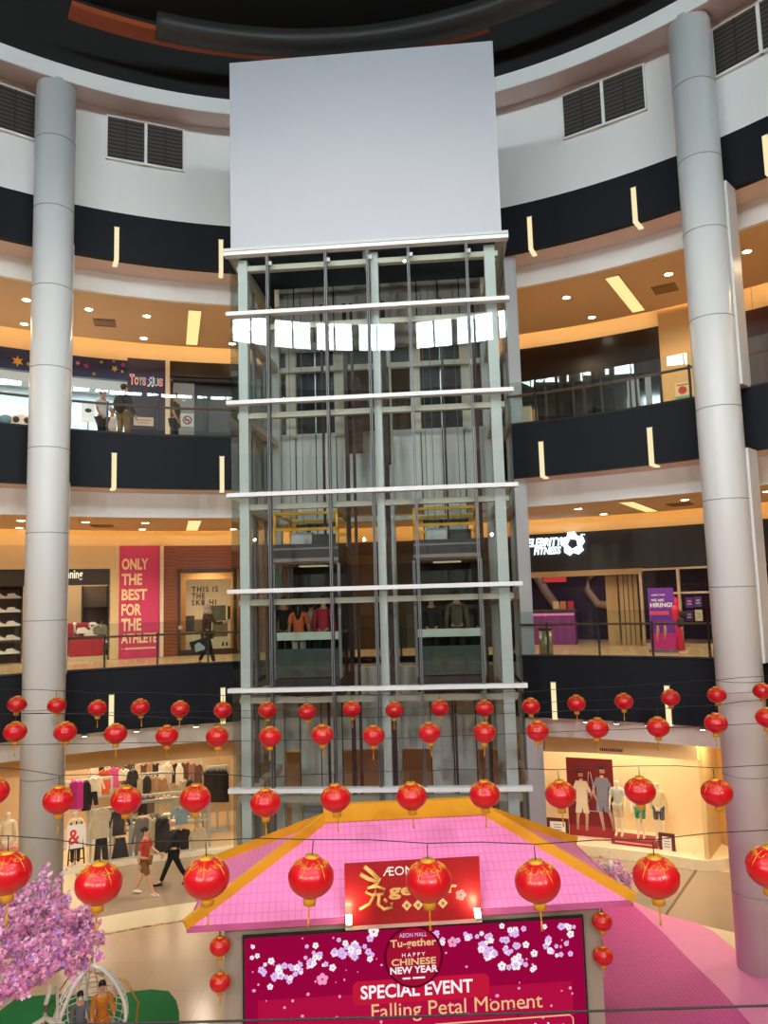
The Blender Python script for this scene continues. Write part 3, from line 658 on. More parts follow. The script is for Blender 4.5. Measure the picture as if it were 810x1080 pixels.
for Y, size, rn, lst in ROWS:
    pts = []
    for k, (px, py) in enumerate(lst):
        o = lan0 if firstL else copy_tree(lan0); firstL = False
        pc = at_y(px, py, Y); o.location = pc; o.rotation_euler = (R_(random.uniform(-4, 4)), R_(random.uniform(-5, 5)), random.uniform(0, 6)); pts.append(pc+Vector((0, 0, .26)))
        tag(o, '%s red lantern in the %s string, %s from the left' % (size, rn, ORD[k]), 'lantern', 'red lanterns in the %s string' % rn)
    hx = math.sqrt((RF-.03)**2-(Y-CY)**2)
    pts = [Vector((CX-hx, Y, pts[0].z+.18))]+pts+[Vector((CX+hx, Y, pts[-1].z+.18))]
    fin = []
    for a, b in zip(pts, pts[1:]): fin += [a, (a+b)/2+Vector((0, 0, .012))]
    tag(MB().tube(fin+[pts[-1]], .0026+.0002*Y, 5).build('lantern_wire', WIRE, recentre=True), 'thin black wire carrying the %s string of red lanterns' % rn, 'wire')
z5 = at_y(405, 1073, 3.0).z; hx = math.sqrt((RF-.03)**2-(3-CY)**2)
tag(MB().tube([(CX-hx, 3.0, z5+.2), (-3, 3.0, z5+.012), (0, 3, z5), (3, 3, z5+.008), (CX+hx, 3.0, z5+.2)], .0045, 5).tube([(.42, 3, z5), (.40, 3, z5+.012), (.43, 3, z5+.02), (.44, 3, z5-.012)], .002, 5).build('lantern_wire', WIRE, recentre=True), 'nearest bare black wire crossing low over the event screen', 'wire')
for Y in (13.2, 10.4):
    z = E-1.80; hx = math.sqrt((RF-.03)**2-(Y-CY)**2)
    tag(MB().tube([(CX-hx, Y, z+.12), (-4, Y, z), (0, Y, z-.04), (4, Y, z), (CX+hx, Y, z+.14)], .004, 5).build('lantern_wire', WIRE, recentre=True), 'bare black wire hanging %s the second farthest lantern string' % ('behind' if Y > 12 else 'in front of'), 'wire')

# ------------------------------------------------------------------ pink roofed event booth
GO = Vector((-2.65, 10.32, 0)); grz = math.atan2(.45, 5.81); GW, GD = 5.83, 2.41
ez, rzg = E-4.1, E-3.20
bt = thing('event_booth', 'event booth with pink tiled hip roof and yellow ridge boards', 'booth', GO, grz)
PINK = pattern_mat('pink_roof_tile', 'tile', 'f78fca', 'f58cc8', 'ec7cbc', 1, .45, .085, .11, .008)
PINKE = mat('pink_roof_edge', 'c25a90', .6); YB = mat('yellow_ridge_board', 'e2a31c', .5)
A0, A1, B0, B1 = Vector((0, 0, ez)), Vector((GW, 0, ez)), Vector((0, GD, ez)), Vector((GW, GD, ez))
r0, r1 = Vector((1.80, GD/2, rzg)), Vector((4.08, GD/2, rzg))
for pts in ((A0, A1, r1, r0), (B1, B0, r0, r1), (B0, A0, r0), (A1, B1, r1)):
    n = len(pts); dn = Vector((0, 0, -.05)); vs = list(pts)+[q+dn for q in pts]
    MB().add(vs, [tuple(range(n)), tuple(range(n, 2*n))[::-1]]+[(i_, (i_+1) % n, (i_+1) % n+n, i_+n) for i_ in range(n)]).build('roof_slope', PINK, bt)
for a, b in ((A0, A1), (A1, B1), (B1, B0), (B0, A0)): MB().beam(a+Vector((0, 0, -.03)), b+Vector((0, 0, -.03)), .03, .075).build('eave_edge', PINKE, bt)
for c, r in ((A0, r0), (A1, r1), (B0, r0), (B1, r1)):
    d = (c-r).normalized(); up = Vector((0, 0, .055)); MB().beam(c+d*.04+up, r+up, .06, .13).build('hip_board', YB, bt)
MB().beam(r0+Vector((-.06, 0, .1)), r1+Vector((.06, 0, .1)), .12, .24).build('ridge_board', YB, bt)
POST = mat('booth_post_paint', '9a8d80', .6)
def gx(px, py, yo=.12): return loc_px(GO, grz, yo, px, py)
for px0, px1 in ((237, 257), (615, 636)):
    x0, x1 = gx(px0, 1030)[0], gx(px1, 1030)[0]
    MB().box(x0, x1, .12, .36, 0, ez-.02).build('corner_post', POST, bt); MB().box(x0, x1, GD-.36, GD-.12, 0, ez-.02).build('corner_post', POST, bt)
x0, x1 = gx(237, 1030)[0], gx(636, 1030)[0]
MB().box(x0, x1, .1, .3, ez-.22, ez-.04).build('header_beam', POST, bt)
MB().box(x0, x1, GD-.3, GD-.15, 0, ez-.1).build('back_wall', POST, bt)
MB().box(x0, x1, .1, .38, 0, .5).build('plinth', mat('plinth_dark', '5a4c48', .6), bt)
# the LED screen
sx0, sz1 = gx(258, 991, .06); sx1, sz1b = gx(613, 967, .06); sz1 = (sz1+sz1b)/2; sz0 = .55
so = GO+Vector((math.cos(grz), math.sin(grz), 0))*0
ORI = Vector((-math.sin(grz), math.cos(grz), 0))
scr = thing('led_screen', 'large lit crimson event screen with cherry blossoms under the pink roof', 'screen', GO+Vector((math.cos(grz), math.sin(grz), 0))*((sx0+sx1)/2)+ORI*.06+Vector((0, 0, sz0)), grz)
W2, SH = (sx1-sx0)/2, sz1-sz0
SCR = emis('screen_crimson', '96063c', 1.0); SCRD = emis('screen_crimson_light', 'b01040', 1.0); SCRT = emis('screen_red_tab', 'c01a38', 1.0)
MB().box(-W2-.03, W2+.03, .0, .09, -.03, SH+.03).build('housing', BLK, scr)
disp = MB().box(-W2, W2, -.01, .0, 0, SH).build('display', SCR, scr)
def sx(px, py):
    x, z = gx(px, py, .05); return x-(sx0+sx1)/2, z-sz0
WH = emis('screen_white', 'fbeff4', 1.0); LAV = emis('screen_lavender', 'd9b6ec', 1.05); LPK = emis('screen_pink', 'f29cc4', 1.0); GLD = emis('screen_gold', 'e9c087', 1.0); EMB = emis('screen_emblem', '7c0a30', 1.0)
def flat(mb, poly, y): return mb.add([(a, y, b) for a, b in poly], [tuple(range(len(poly)))])
def disc(mb, x, z, r, y, n=20, sxx=1): return flat(mb, [(x+r*sxx*math.cos(TAU*k/n), z+r*math.sin(TAU*k/n)) for k in range(n)], y)
def flower(mb, x, z, r, y, rot=0):
    for k in range(5):
        a = rot+TAU*k/5; disc(mb, x+.55*r*math.cos(a), z+.55*r*math.sin(a), r*.42, y+.0002*k, 9)
pnl = MB(); a_ = sx(272, 1056); b_ = sx(603, 1033)
flat(pnl, [(a_[0], 0.02), (b_[0], .02), (b_[0], b_[1]-.02), (a_[0], b_[1]-.0)], -.011); pnl.build('lower_panel', SCRD, disp)
mw, ml, mp, mc = MB(), MB(), MB(), MB()
CL = [(300, 985, 7, 5), (367, 997, 8, 3), (362, 1000, 7, 2), (313, 1022, 13, 9), (268, 1003, 8, 2), (284, 1022, 9, 5), (342, 1012, 10, 4), (377, 999, 13, 8), (462, 989, 6, 2), (500, 992, 12, 8), (528, 1000, 12, 7), (546, 980, 9, 5),
      (545, 1010, 14, 9), (560, 972, 12, 7), (602, 980, 8, 4), (590, 998, 10, 5), (335, 992, 9, 3)]
rr = random.Random(3)
for px, py, sp_, n in CL:
    for k in range(int(n*1.5)+4):
        x, z = sx(px+rr.uniform(-sp_, sp_)*1.5, py+rr.uniform(-sp_, sp_)); r = rr.uniform(.026, .055)
        if abs(x) > W2-.08 or z > SH-.07: continue
        flower(ml if k % 3 else mw, x, z, r, -.014-.0012*k, rr.random()*6); disc(mc, x, z, r*.16, -.0155-.0012*k, 6)
for px, py, r, m_ in ((394, 982, .075, mw), (340, 1032, .08, mp), (285, 1040, .042, mw), (477, 993, .07, mp), (544, 1017, .075, mw), (529, 1018, .06, mw), (529, 976, .04, mw)):
    x, z = sx(px, py); flower(m_, x, z, r, -.03, .3); disc(mc, x, z, r*.2, -.032, 8)
for k in range(60):
    px = rr.uniform(262, 606); py = rr.uniform(985, 1078)
    if 405 < px < 470: continue
    x, z = sx(px, py)
    if z < SH-.03: disc(mp, x, z, rr.uniform(.008, .022), -.0118, 8, rr.uniform(.7, 1.3))
mw.build('white_blossom_graphic', WH, disp); ml.build('lavender_blossom_graphic', LAV, disp); mp.build('pink_petal_graphic', LPK, disp); mc.build('blossom_centre_graphic', emis('screen_centre', 'b0477e', 1), disp)
ex, ezz = sx(436, 1008); d_ = MB(); disc(d_, ex, ezz, .385, -.034, 40); d_.build('emblem_rim', emis('screen_dark_rim', '5e0626', 1), disp)
d_ = MB(); disc(d_, ex, ezz, .355, -.036, 40); d_.build('emblem_disc', emis('screen_emblem_disc', 'a01232', 1), disp)
yy = -.038
MB().text('AEON MALL', ex, ezz+.245, .36, .05, yy, .004).build('emblem_lettering', LAV, disp)
MB().text('Tu-gether', ex, ezz+.10, .60, .12, yy, .004, bold=.02).text('CHINESE', ex, ezz-.10, .58, .085, yy, .004, bold=.02).build('emblem_lettering', GLD, disp)
MB().text('HAPPY', ex, ezz+.005, .3, .045, yy, .004, spacing=1.6).text('NEW YEAR', ex, ezz-.20, .62, .085, yy, .004, bold=.025).box(ex-.15, ex-.05, yy-.002, yy+.002, ezz-.27, ezz-.25).box(ex-.02, ex+.14, yy-.002, yy+.002, ezz-.27, ezz-.25).build('emblem_lettering', WH, disp)
x0, z0 = sx(372, 1046); x1, z1 = sx(516, 1040)
tb = MB(); zc_ = (z0+z1)/2+.0; hh_ = .145
flat(tb, [(x0, zc_-hh_+.05), (x0+.05, zc_-hh_), (x1-.05, zc_-hh_), (x1, zc_-hh_+.05), (x1, zc_+hh_-.05), (x1-.05, zc_+hh_), (x0+.05, zc_+hh_), (x0, zc_+hh_-.05)], -.02); tb.build('red_tab', SCRT, disp)
MB().text('SPECIAL EVENT', (sx(382, 1044)[0]+sx(497, 1044)[0])/2, zc_-.075, 1.46, .165, -.022, .004, bold=.02).build('heading_lettering', WH, disp)
x0, z0 = sx(392, 1072); x1, _z = sx(572, 1060); zz_ = sx(485, 1073)[1]
MB().text('Falling Petal Moment', (x0+x1)/2, zz_-.0, x1-x0, .235, -.02, .004).build('title_lettering', GLD, disp)
x0, z0 = sx(508, 1078); x1, z1 = sx(597, 1072); ln = MB()
xa = sx(475, 1076)[0]; zl = zz_-.06
ln.tube([(xa-.2, -.016, zl), (x1+.05, -.016, zl), (x1+.09, -.016, zl-.04), (x1+.09, -.016, .3)], .008, 5).build('panel_outline', GLD, disp)
MB().text('in a fun filled day', (xa+x1)/2, zl-.2, x1-xa-.06, .13, -.02, .004, bold=.01).build('body_lettering', WH, disp)
# red sign board standing on the roof
sg0, sgt0 = loc_px(GO, grz, -.05, 363, 910); sg1, sgt1 = loc_px(GO, grz, -.05, 505, 903); sgb = (loc_px(GO, grz, -.05, 364, 978)[1]+loc_px(GO, grz, -.05, 506, 966)[1])/2
SW = sg1-sg0; SHh = (sgt0+sgt1)/2-sgb
sgn = thing('sign_board', 'red sign board with golden rabbit lettering standing on the pink roof eave', 'sign', GO+Vector((math.cos(grz), math.sin(grz), 0))*((sg0+sg1)/2)-ORI*.05+Vector((0, 0, sgb)), grz)
MB().box(-SW/2, SW/2, -.03, .0, 0, SHh).build('board', mat('sign_red', 'a81420', .4, emit=.0), sgn)
MB().box(-SW/2, SW/2, -.05, .01, -.04, .0).build('bottom_rail', mat('sign_rail', 'c9a79a', .5), sgn)
for x in (-SW/2+.2, SW/2-.2): MB().beam((x, .0, SHh*.6), (x, .35, .16), .03, .03).build('rear_strut', GREYM, sgn)
def gp(px, py): x, z = loc_px(GO, grz, -.09, px, py); return x-(sg0+sg1)/2, z-sgb
SGOLD = mat('sign_gold', 'ecc072', .4, .15)
def stroke(pts, r): return [(gp(a, b)[0], -.042, gp(a, b)[1]) for a, b in pts], r
rb = MB()
for pts, r in (([(384, 914), (392, 920), (399, 927)], .028), ([(380, 922), (389, 927), (399, 930)], .026), ([(401, 926), (398, 932), (392, 935)], .018), ([(388, 936), (386, 941), (392, 944), (404, 943), (406, 938), (398, 935), (388, 936)], .018),
               ([(396, 933), (396, 942), (390, 953), (379, 959)], .02), ([(400, 944), (399, 954), (405, 959), (414, 957), (413, 952)], .022), ([(405, 948), (408, 951)], .018)):
    rb.tube(stroke(pts, r)[0], r, 8)
rb.build('rabbit_character', SGOLD, sgn)
def word(t, x0, y0, x1, y1, m_, nm, bold=0):
    a = gp(x0, y1); b = gp(x1, y0); MB().text(t, (a[0]+b[0])/2, a[1], b[0]-a[0], b[1]-a[1], -.032, .012, bold=bold).build(nm, m_, sgn)
word('ÆON', 404, 913, 436, 924, PURE, 'white_lettering'); word('gether', 410, 929, 482, 949, SGOLD, 'gold_lettering', .03)
dm = MB(); dmi = MB()
for k, (a, b) in enumerate(((429, 955), (441, 954.5), (453, 953.5), (467, 952.5))):
    x, z = gp(a, b); dm.prism([(x-.065, z), (x, z-.065), (x+.065, z), (x, z+.065)], -.045, -.03); dmi.box(x-.018, x+.018, -.05, -.045, z-.02, z+.02)
dm.build('diamond_ornament', mat('sign_cream', 'f0cf94', .5), sgn); dmi.build('diamond_glyph', mat('sign_dark_gold', 'b5772e', .5), sgn)
fl = MB(); x, z = gp(486, 944); flower(fl, x, z, .075, -.036); fl.build('blossom_ornament', mat('sign_pink', 'e5838a', .5), sgn)
for px, py, sd in ((368, 972, 'left'), (504, 965, 'right')):
    x, z = loc_px(GO, grz, -.25, px, py); p = GO+Vector((math.cos(grz), math.sin(grz), 0))*x-ORI*.25
    t = thing('spotlight', 'small bright spotlight at the %s lower corner of the red sign board' % sd, 'spotlight', (p.x, p.y, z-.03), grz)
    MB().box(-.035, .035, -.04, .04, -.02, .0).beam((0, 0, -.01), (0, .27, -.06), .02, .02).build('bracket', GREYM, t)
    MB().cbox((0, .02, .05), (.07, .04, .10), 0, R_(-30)).build('lamp_lens', emis('flood_glow', (1, .78, .45), 30), t)
    l = spot('flood_beam', (p.x, p.y, z+.05), 14, (1, .62, .3), 140, .03); l.rotation_euler = (R_(115), 0, grz)
for k, (px, py, wh) in enumerate(((232, 998, 'upper lantern of the pair at the left booth post'), (232, 1036, 'lower lantern of the pair at the left booth post'), (635, 972, 'upper lantern of the pair at the right booth post'), (636, 1008, 'lower lantern of the pair at the right booth post'))):
    o = copy_tree(lan0); x, z = loc_px(GO, grz, .02, px, py); p = GO+Vector((math.cos(grz), math.sin(grz), 0))*x+ORI*.02
    o.location = (p.x, p.y, z); o.scale = (.80,)*3; o.rotation_euler = (0, 0, k); tag(o, 'small red lantern, ' + wh, 'lantern', 'red lanterns under the booth eave')
    if k % 2 == 0: tag(MB().tube([(0, 0, 0), (0, 0, ez-z-.1)], .008, 6).build('hanging_cord', WIRE, loc=(p.x, p.y, z+.1)), 'dark cord holding the lantern pair at the %s booth post' % ('left' if k < 2 else 'right'), 'cord')

# ------------------------------------------------------------------ shop fronts
def thp(px, py, R): return theta(at_R(px, py, R))
def zp(px, py, R): return at_R(px, py, R).z
def arc(px0, px1, py, z0, z1, R, th=.12):
    return flat_ring(R, R+th, z0, z1, 24, thp(px0, py, R), thp(px1, py, R))
tn = 1
def trim(mb, m):
    global tn
    o = struct(mb, 'trim_%d' % (10+tn), m); tn += 1; return o
HA, HB = zp(243, 575, RS), zp(243, 387, RS)            # heads of the shop fronts
for h, z, nm in ((HA, A_CEIL, 'lower'), (HB, B_CEIL, 'middle')):
    struct(flat_ring(RS, RS+.2, h, z+.55), 'wall_cove_'+nm, COVEM)
struct(flat_ring(22.6, 22.8, 0, B_CEIL+.6), 'wall_rear', mat('rear_wall_paint', '8a7a66', .8))
tL, tR_ = R_(-62), R_(62)
for z0, z1, nm, m in ((0, G_CEIL, 'ground', mat('beige_wall', 'c8ac82', .7)), (A_FL, HA, 'lower', mat('brown_wall', '4c382a', .6)), (B_FL, HB, 'middle', mat('brown_wall', '4c382a', .6))):
    struct(flat_ring(RG if nm == 'ground' else RS, (RG if nm == 'ground' else RS)+.2, z0, z1, 120, tR_, TAU+tL), 'wall_shops_'+nm, m)
def shop_light(px, py, R, z, power, colour=(1, .85, .65), size=1.6):
    p = at_R(px, py, R); area('shop_ceiling_light', (p.x, p.y, z), size, power, colour)
def party_wall(px, py, z0, z1, R0=RS+.12, m=None):
    a = thp(px, py, R0); p = polar(a, (R0+22.5)/2)
    o = MB().box(-.06, .06, -(22.5-R0)/2, (22.5-R0)/2, z0, z1).build('wall_party', m or mat('party_wall', 'a99a84', .8), loc=(p.x, p.y, 0), rz=-a); o['kind'] = 'structure'

# --- ground floor: clothes shop (left)
zb = zp(245, 797, RG); BEI = mat('shop_bulkhead', 'dbb885', .7)
struct(arc(-140, 600, 790, zb, G_CEIL, RG, .14), 'wall_bulkhead', BEI)
struct(arc(575, 735, 790, zb+.06, G_CEIL, RG-.25, .3), 'wall_bulkhead_right', mat('window_bulkhead', 'e6cfa2', .7))
struct(arc(735, 900, 790, 0, G_CEIL, RG+1.6, .2), 'wall_alcove', mat('alcove_wall', 'd3a25a', .7))
struct(flat_ring(21.2, 21.3, 0, G_CEIL, 40, thp(-140, 850, RG), thp(560, 850, RG)), 'wall_clothes_shop', mat('shop_rear_wall', 'cdb28c', .8))
struct(flat_ring(RG+.02, 21.2, .01, .03, 40, thp(-140, 850, RG), thp(250, 850, RG)), 'floor_clothes_shop', mat('shop_floor_stone', 'e2c79e', .25))
trim(arc(60, 252, 900, 0.0, .14, RG-.12, .3), mat('white_plinth', 'efe3cb', .4))
party_wall(252, 850, 0, G_CEIL, RG+.1)
for px in (30, 110, 180, 245):
    pass
gt = thing('shop_window', 'tall frameless glass shopfront of the ground floor clothes shop', 'shop window', polar(thp(150, 850, RG), RG, .14))
o_ = polar(thp(150, 850, RG), RG, .14)
xs_ = [92, 130, 168, 206, 244]
for a, b in zip(xs_, xs_[1:]):
    A_, B_ = at_R(a, 860, RG)-o_, at_R(b, 860, RG)-o_
    MB().beam((A_.x, A_.y, (zb-.14)/2), (B_.x, B_.y, (zb-.14)/2), .012, zb-.16).build('glass_panel', SHOPG, gt)
for px in (60, 110, 160, 210): shop_light(px, 850, 18.6, 3.6, 52, (1, .80, .55))
for px in (90, 190): shop_light(px, 850, 20.2, 3.6, 40, (1, .80, .55))
cloth_m = lambda h: mat('garment_'+h, h, .9, noise=.2, scale=10)
def garment(kind, h, p, rz, label, wd=.5, ht=.7, name=None):
    """hangs with its neck at the local origin; front -y"""
    t = thing(name or kind, label, {'shirt': 'shirt', 'trousers': 'trousers', 'dress': 'dress', 'coat': 'coat', 'skirt': 'skirt', 'side_coat': 'coat'}[kind], p, rz, 'clothes on the rails of the shop')
    w2 = wd/2
    if kind in ('shirt', 'coat', 'dress'):
        fl = 1.25 if kind == 'dress' else 1.02
        pl = [(-.07, 0), (-w2*.72, -.06), (-w2*1.15, -ht*.62), (-w2*.9, -ht*.66), (-w2*.66, -ht*.3), (-w2*.66*fl, -ht), (w2*.66*fl, -ht), (w2*.66, -ht*.3), (w2*.9, -ht*.66), (w2*1.15, -ht*.62), (w2*.72, -.06), (.07, 0), (0, -.07)]
        MB().prism(pl[::-1], -.06, .06).build('fabric', cloth_m(h), t)
        MB().tube([(-.08, -.065, 0), (0, -.075, -.09), (.08, -.065, 0)], .014, 6).build('collar', cloth_m(h), t)
        c = MB()
        for k in range(4): c.ball((0, -.068, -.16-.12*k), .011, n=6, m=4)
        c.build('buttons', mat('button_dark', '4a4038', .5), t)
    elif kind == 'trousers':
        MB().prism([(-w2*.6, 0), (w2*.6, 0), (w2*.8, -ht), (w2*.15, -ht), (0, -ht*.35), (-w2*.15, -ht), (-w2*.8, -ht)], -.05, .05).build('fabric', cloth_m(h), t); MB().box(-w2*.6, w2*.6, -.055, .055, -.05, 0).build('waistband', cloth_m(h), t)
    elif kind == 'skirt':
        MB().prism([(-w2*.5, 0), (w2*.5, 0), (w2, -ht), (-w2, -ht)], -.06, .06).build('fabric', cloth_m(h), t)
    else:
        MB().prism([(-.05, 0), (.05, 0), (.12, -.12), (.13, -ht), (-.13, -ht), (-.12, -.12)], -.22, .22).build('fabric', cloth_m(h), t)
    MB().tube([(-w2*.6, 0, -.05), (0, 0, .03), (w2*.6, 0, -.05)], .009, 5).tube([(0, 0, .03), (0, 0, .09), (.02, 0, .11), (.03, 0, .09)], .006, 5).build('hanger', STEELW, t)
    return t
def g_at(px, py, R): q = at_R(px, py, R); return q, -theta(q)
def rail(px0, px1, py, R, label, zfoot=.02):
    a, b = at_R(px0, py, R), at_R(px1, py, R); c = (a+b)/2; L = (b-a).to_2d().length; rz = math.atan2(b.y-a.y, b.x-a.x)
    t = thing('clothes_rack', label, 'clothes rack', (c.x, c.y, zfoot), rz); z = c.z-zfoot
    MB().box(-L/2, L/2, -.03, .03, z-.06, z+.02).build('top_bar', STEELW, t)
    for x in (-L/2, 0, L/2): MB().box(x-.03, x+.03, -.03, .03, 0, z).build('upright', STEELW, t)
    MB().box(-L/2, L/2, -.25, .25, 0, .06).build('base_shelf', STEELW, t)
    MB().box(-L/2, L/2, -.02, .02, z*.52, z*.52+.04).build('mid_bar', STEELW, t)
    return t
rail(96, 137, 852, 17.3, 'white clothes rack behind the ampersand sign'); rail(139, 221, 842, 17.3, 'long white clothes rack in the window behind the two walkers')
rail(68, 118, 822, 19.2, 'white rack with magenta and black clothes beside the left column'); rail(148, 178, 815, 19.4, 'white rack with pale coats deep in the clothes shop'); rail(218, 240, 808, 19.0, 'white rack at the far end of the clothes shop by the glass shaft')
GL = [('shirt', 'f1e3c4', 107, 853, 17.25, .62, .8, 'cream sweater hanging high at the left end of the window'), ('trousers', '2a2226', 107, 884, 17.2, .5, .62, 'black trousers below the cream sweater'),
 ('shirt', '3b3a42', 126, 854, 17.25, .55, .7, 'dark dotted blouse right of the cream sweater'), ('skirt', '37383c', 127, 884, 17.2, .5, .6, 'dark grey wide skirt below the dark dotted blouse'),
 ('dress', '8a8681', 150, 862, 17.2, .5, 1.1, 'long grey patterned dress in the window'), ('coat', 'e8d4ac', 161, 862, 17.2, .26, 1.0, 'narrow cream coat beside the patterned dress'),
 ('side_coat', '2d2524', 168, 862, 17.25, .3, .95, 'dark brown coat behind the person in black'), ('side_coat', '231f21', 174, 862, 17.25, .3, .95, 'black coat, second behind the person in black'),
 ('shirt', '9db9c6', 191, 850, 17.2, .55, .5, 'light blue short shirt with open collar'), ('coat', '1d1a1c', 191, 874, 17.15, .65, .62, 'black jacket below the light blue shirt'),
 ('shirt', 'eedcb8', 209, 873, 17.15, .6, .7, 'cream jacket hanging low at the right end of the rack'), ('side_coat', 'a02078', 78, 823, 19.15, .3, .8, 'magenta garment beside the left column'), ('side_coat', 'b4288a', 84, 823, 19.15, .3, .8, 'bright magenta garment, second beside the left column'),
 ('side_coat', '17141a', 91, 823, 19.15, .3, .85, 'black garment beside the magenta pair'), ('shirt', 'f0e6d6', 101, 819, 19.1, .5, .6, 'white sweater above black trousers in the second row'), ('trousers', '1b1a1e', 98, 835, 19.05, .4, .4, 'black trousers in the second row'),
 ('coat', 'e2622c', 110, 812, 19.6, .45, .7, 'orange garment at the rear of the shop'), ('coat', 'e2529a', 120, 810, 19.6, .5, .6, 'pink top at the rear of the shop'), ('shirt', 'f3e9d4', 130, 811, 19.6, .5, .35, 'short white top at the rear of the shop'),
 ('coat', '24242c', 140, 812, 19.4, .4, .75, 'dark jacket with white front in the second row'), ('coat', 'd9c39b', 150, 818, 19.35, .3, .7, 'tan coat in the second row'), ('side_coat', '2a2426', 155, 818, 19.35, .3, .7, 'black coat between tan coats'),
 ('coat', 'cfa97c', 162, 818, 19.35, .4, .8, 'camel coat in the second row'), ('coat', 'b98d68', 171, 820, 19.35, .4, .8, 'brown-pink coat in the second row'), ('coat', 'e1cfae', 178, 806, 19.6, .3, .5, 'pale coat under the bulkhead'),
 ('coat', 'd8c7a6', 193, 822, 19.2, .3, .7, 'sand coloured coat right of the middle'), ('side_coat', '2b2423', 200, 822, 19.2, .3, .6, 'dark coat right of the sand coloured coat')]
for k in range(6): GL.append(('side_coat', ['1a1719', '241f20', '17161a', '2b2525', '1d1b1c', '141316'][k], 219+k*3.6, 812, 18.95, .3, .95, 'black coat on the end rack by the glass shaft, %s from the left' % ORD[k]))
rail(100, 212, 803, 20.3, 'long white rail along the rear wall of the clothes shop')
rg = random.Random(11)
for k in range(18): GL.append((rg.choice(['coat', 'shirt', 'side_coat', 'dress']), rg.choice(['b88a66', '6e4a40', 'e3cda6', '3a3034', 'a8745c', 'c8b498', '54484a', 'f0e4cc']), 101+k*6.3, 804+(k % 3), 20.25, .42, .62, 'garment on the rear wall rail of the clothes shop, %s from the left' % ORD[k]))
for k in range(9): GL.append((rg.choice(['coat', 'side_coat', 'shirt']), rg.choice(['d9c6a0', '2a2426', '8a7466', 'b9a48a', '4a4448']), 142+k*8.4, 838+(k % 2)*3, 18.6, .34, .55, 'garment on the low middle rail behind the front rack, %s from the left' % ORD[k]))
rail(139, 214, 836, 18.85, 'low middle white rail behind the long front rack')
for kd, h, px, py, R, wd, ht, lb in GL:
    q, rz = g_at(px, py, R); garment(kd, h, q, rz, lb, wd, ht)
# display table and mannequins in the shop
q, rz = g_at(165, 850, 18.2); t = thing('display_table', 'low wooden display table with folded clothes behind the front rack', 'table', (q.x, q.y, .02), rz)
MB().box(-1.3, 1.3, -.3, .3, .72, .78).build('table_top', CREAM, t)
for sx_ in (-1.2, 1.2):
    for sy_ in (-.25, .25): MB().box(sx_-.03, sx_+.03, sy_-.03, sy_+.03, 0, .72).build('leg', CREAM, t)
for k in range(7):
    fo = tag(MB().box(-.15, .15, -.14, .14, 0, .05).box(-.14, .14, -.13, .13, .05, .09).build('folded_shirt', cloth_m(['e7d8b8', '8a7f78', 'c9ad88', '5a5052', 'efe2c8', 'a3743f', '77707a'][k])), 'folded %s shirt on the low wooden table' % ['cream', 'grey', 'tan', 'charcoal', 'ivory', 'mustard', 'mauve-grey'][k], 'shirt', 'folded shirts on the low table')
    fo.location = Vector((q.x, q.y, .80))+Vector((math.cos(rz), math.sin(rz), 0))*(-1.1+k*.36); fo.rotation_euler.z = rz
def ward(px, py, R, label, h, shirt, bottom, armL=(5, 10), armR=(5, 10), legs=1.0, sleeve=.9, rzo=0, z=None, coat=0, shoe=None):
    q = at_R(px, py, R); return person('mannequin', label, (q.x, q.y, q.z if z is None else z), -theta(q)+rzo, h, .0, armL, armR, shirt, bottom, shoe, sleeve, legs, 'none', mannequin=True, cat='mannequin', coat=coat)
ward(8, 868, 17.4, 'cream mannequin in a cream top left of the left column', 1.7, 'efe0c0', 'e9d9b8', z=.05, coat=.3)
# pink topped display table left of the column
q, rz = g_at(2, 878, 17.1); t = thing('display_table', 'white display table with pink clothes left of the left column', 'table', (q.x, q.y, .02), rz+.4)
MB().box(-.6, .6, -.3, .3, .6, .68).build('table_top', STEELW, t); MB().box(-.5, .45, -.25, .25, .68, .76).build('pink_clothes', cloth_m('e0607c'), t)
for sx_ in (-.55, .55):
    for sy_ in (-.25, .25): MB().box(sx_-.03, sx_+.03, sy_-.03, sy_+.03, 0, .6).build('leg', STEELW, t)
# ampersand easel
p = at_z(80, 917, 0); t = thing('easel_sign', 'white board with a red ampersand on a dark easel at the clothes shop', 'sign', (p.x, p.y, 0), -theta(p))
MB().box(-.24, .24, -.03, 0, .55, 1.2).build('board', PURE, t)
MB().text('&', -.06, .68, .3, .4, -.032, .006, bold=.02).build('ampersand', mat('ampersand_red', 'd43a2e', .6), t)
e = MB()
for sx_ in (-.2, .2): e.beam((sx_*.7, .01, 1.25), (sx_*1.1, -.05, 0), .03, .03)
e.beam((0, .02, 1.28), (0, .35, 0), .03, .03).beam((-.2, -.02, .55), (.2, -.02, .55), .03, .04).beam((-.2, -.03, .28), (.2, -.03, .28), .025, .025); e.build('easel_frame', mat('easel_dark', '3a2c24', .6), t)
q = at_R(80, 850, 17.2); ward(80, 868, 17.2, 'headless style mannequin in a cream jacket behind the ampersand sign', 1.5, 'e9d6b0', '3a3230', z=.05)

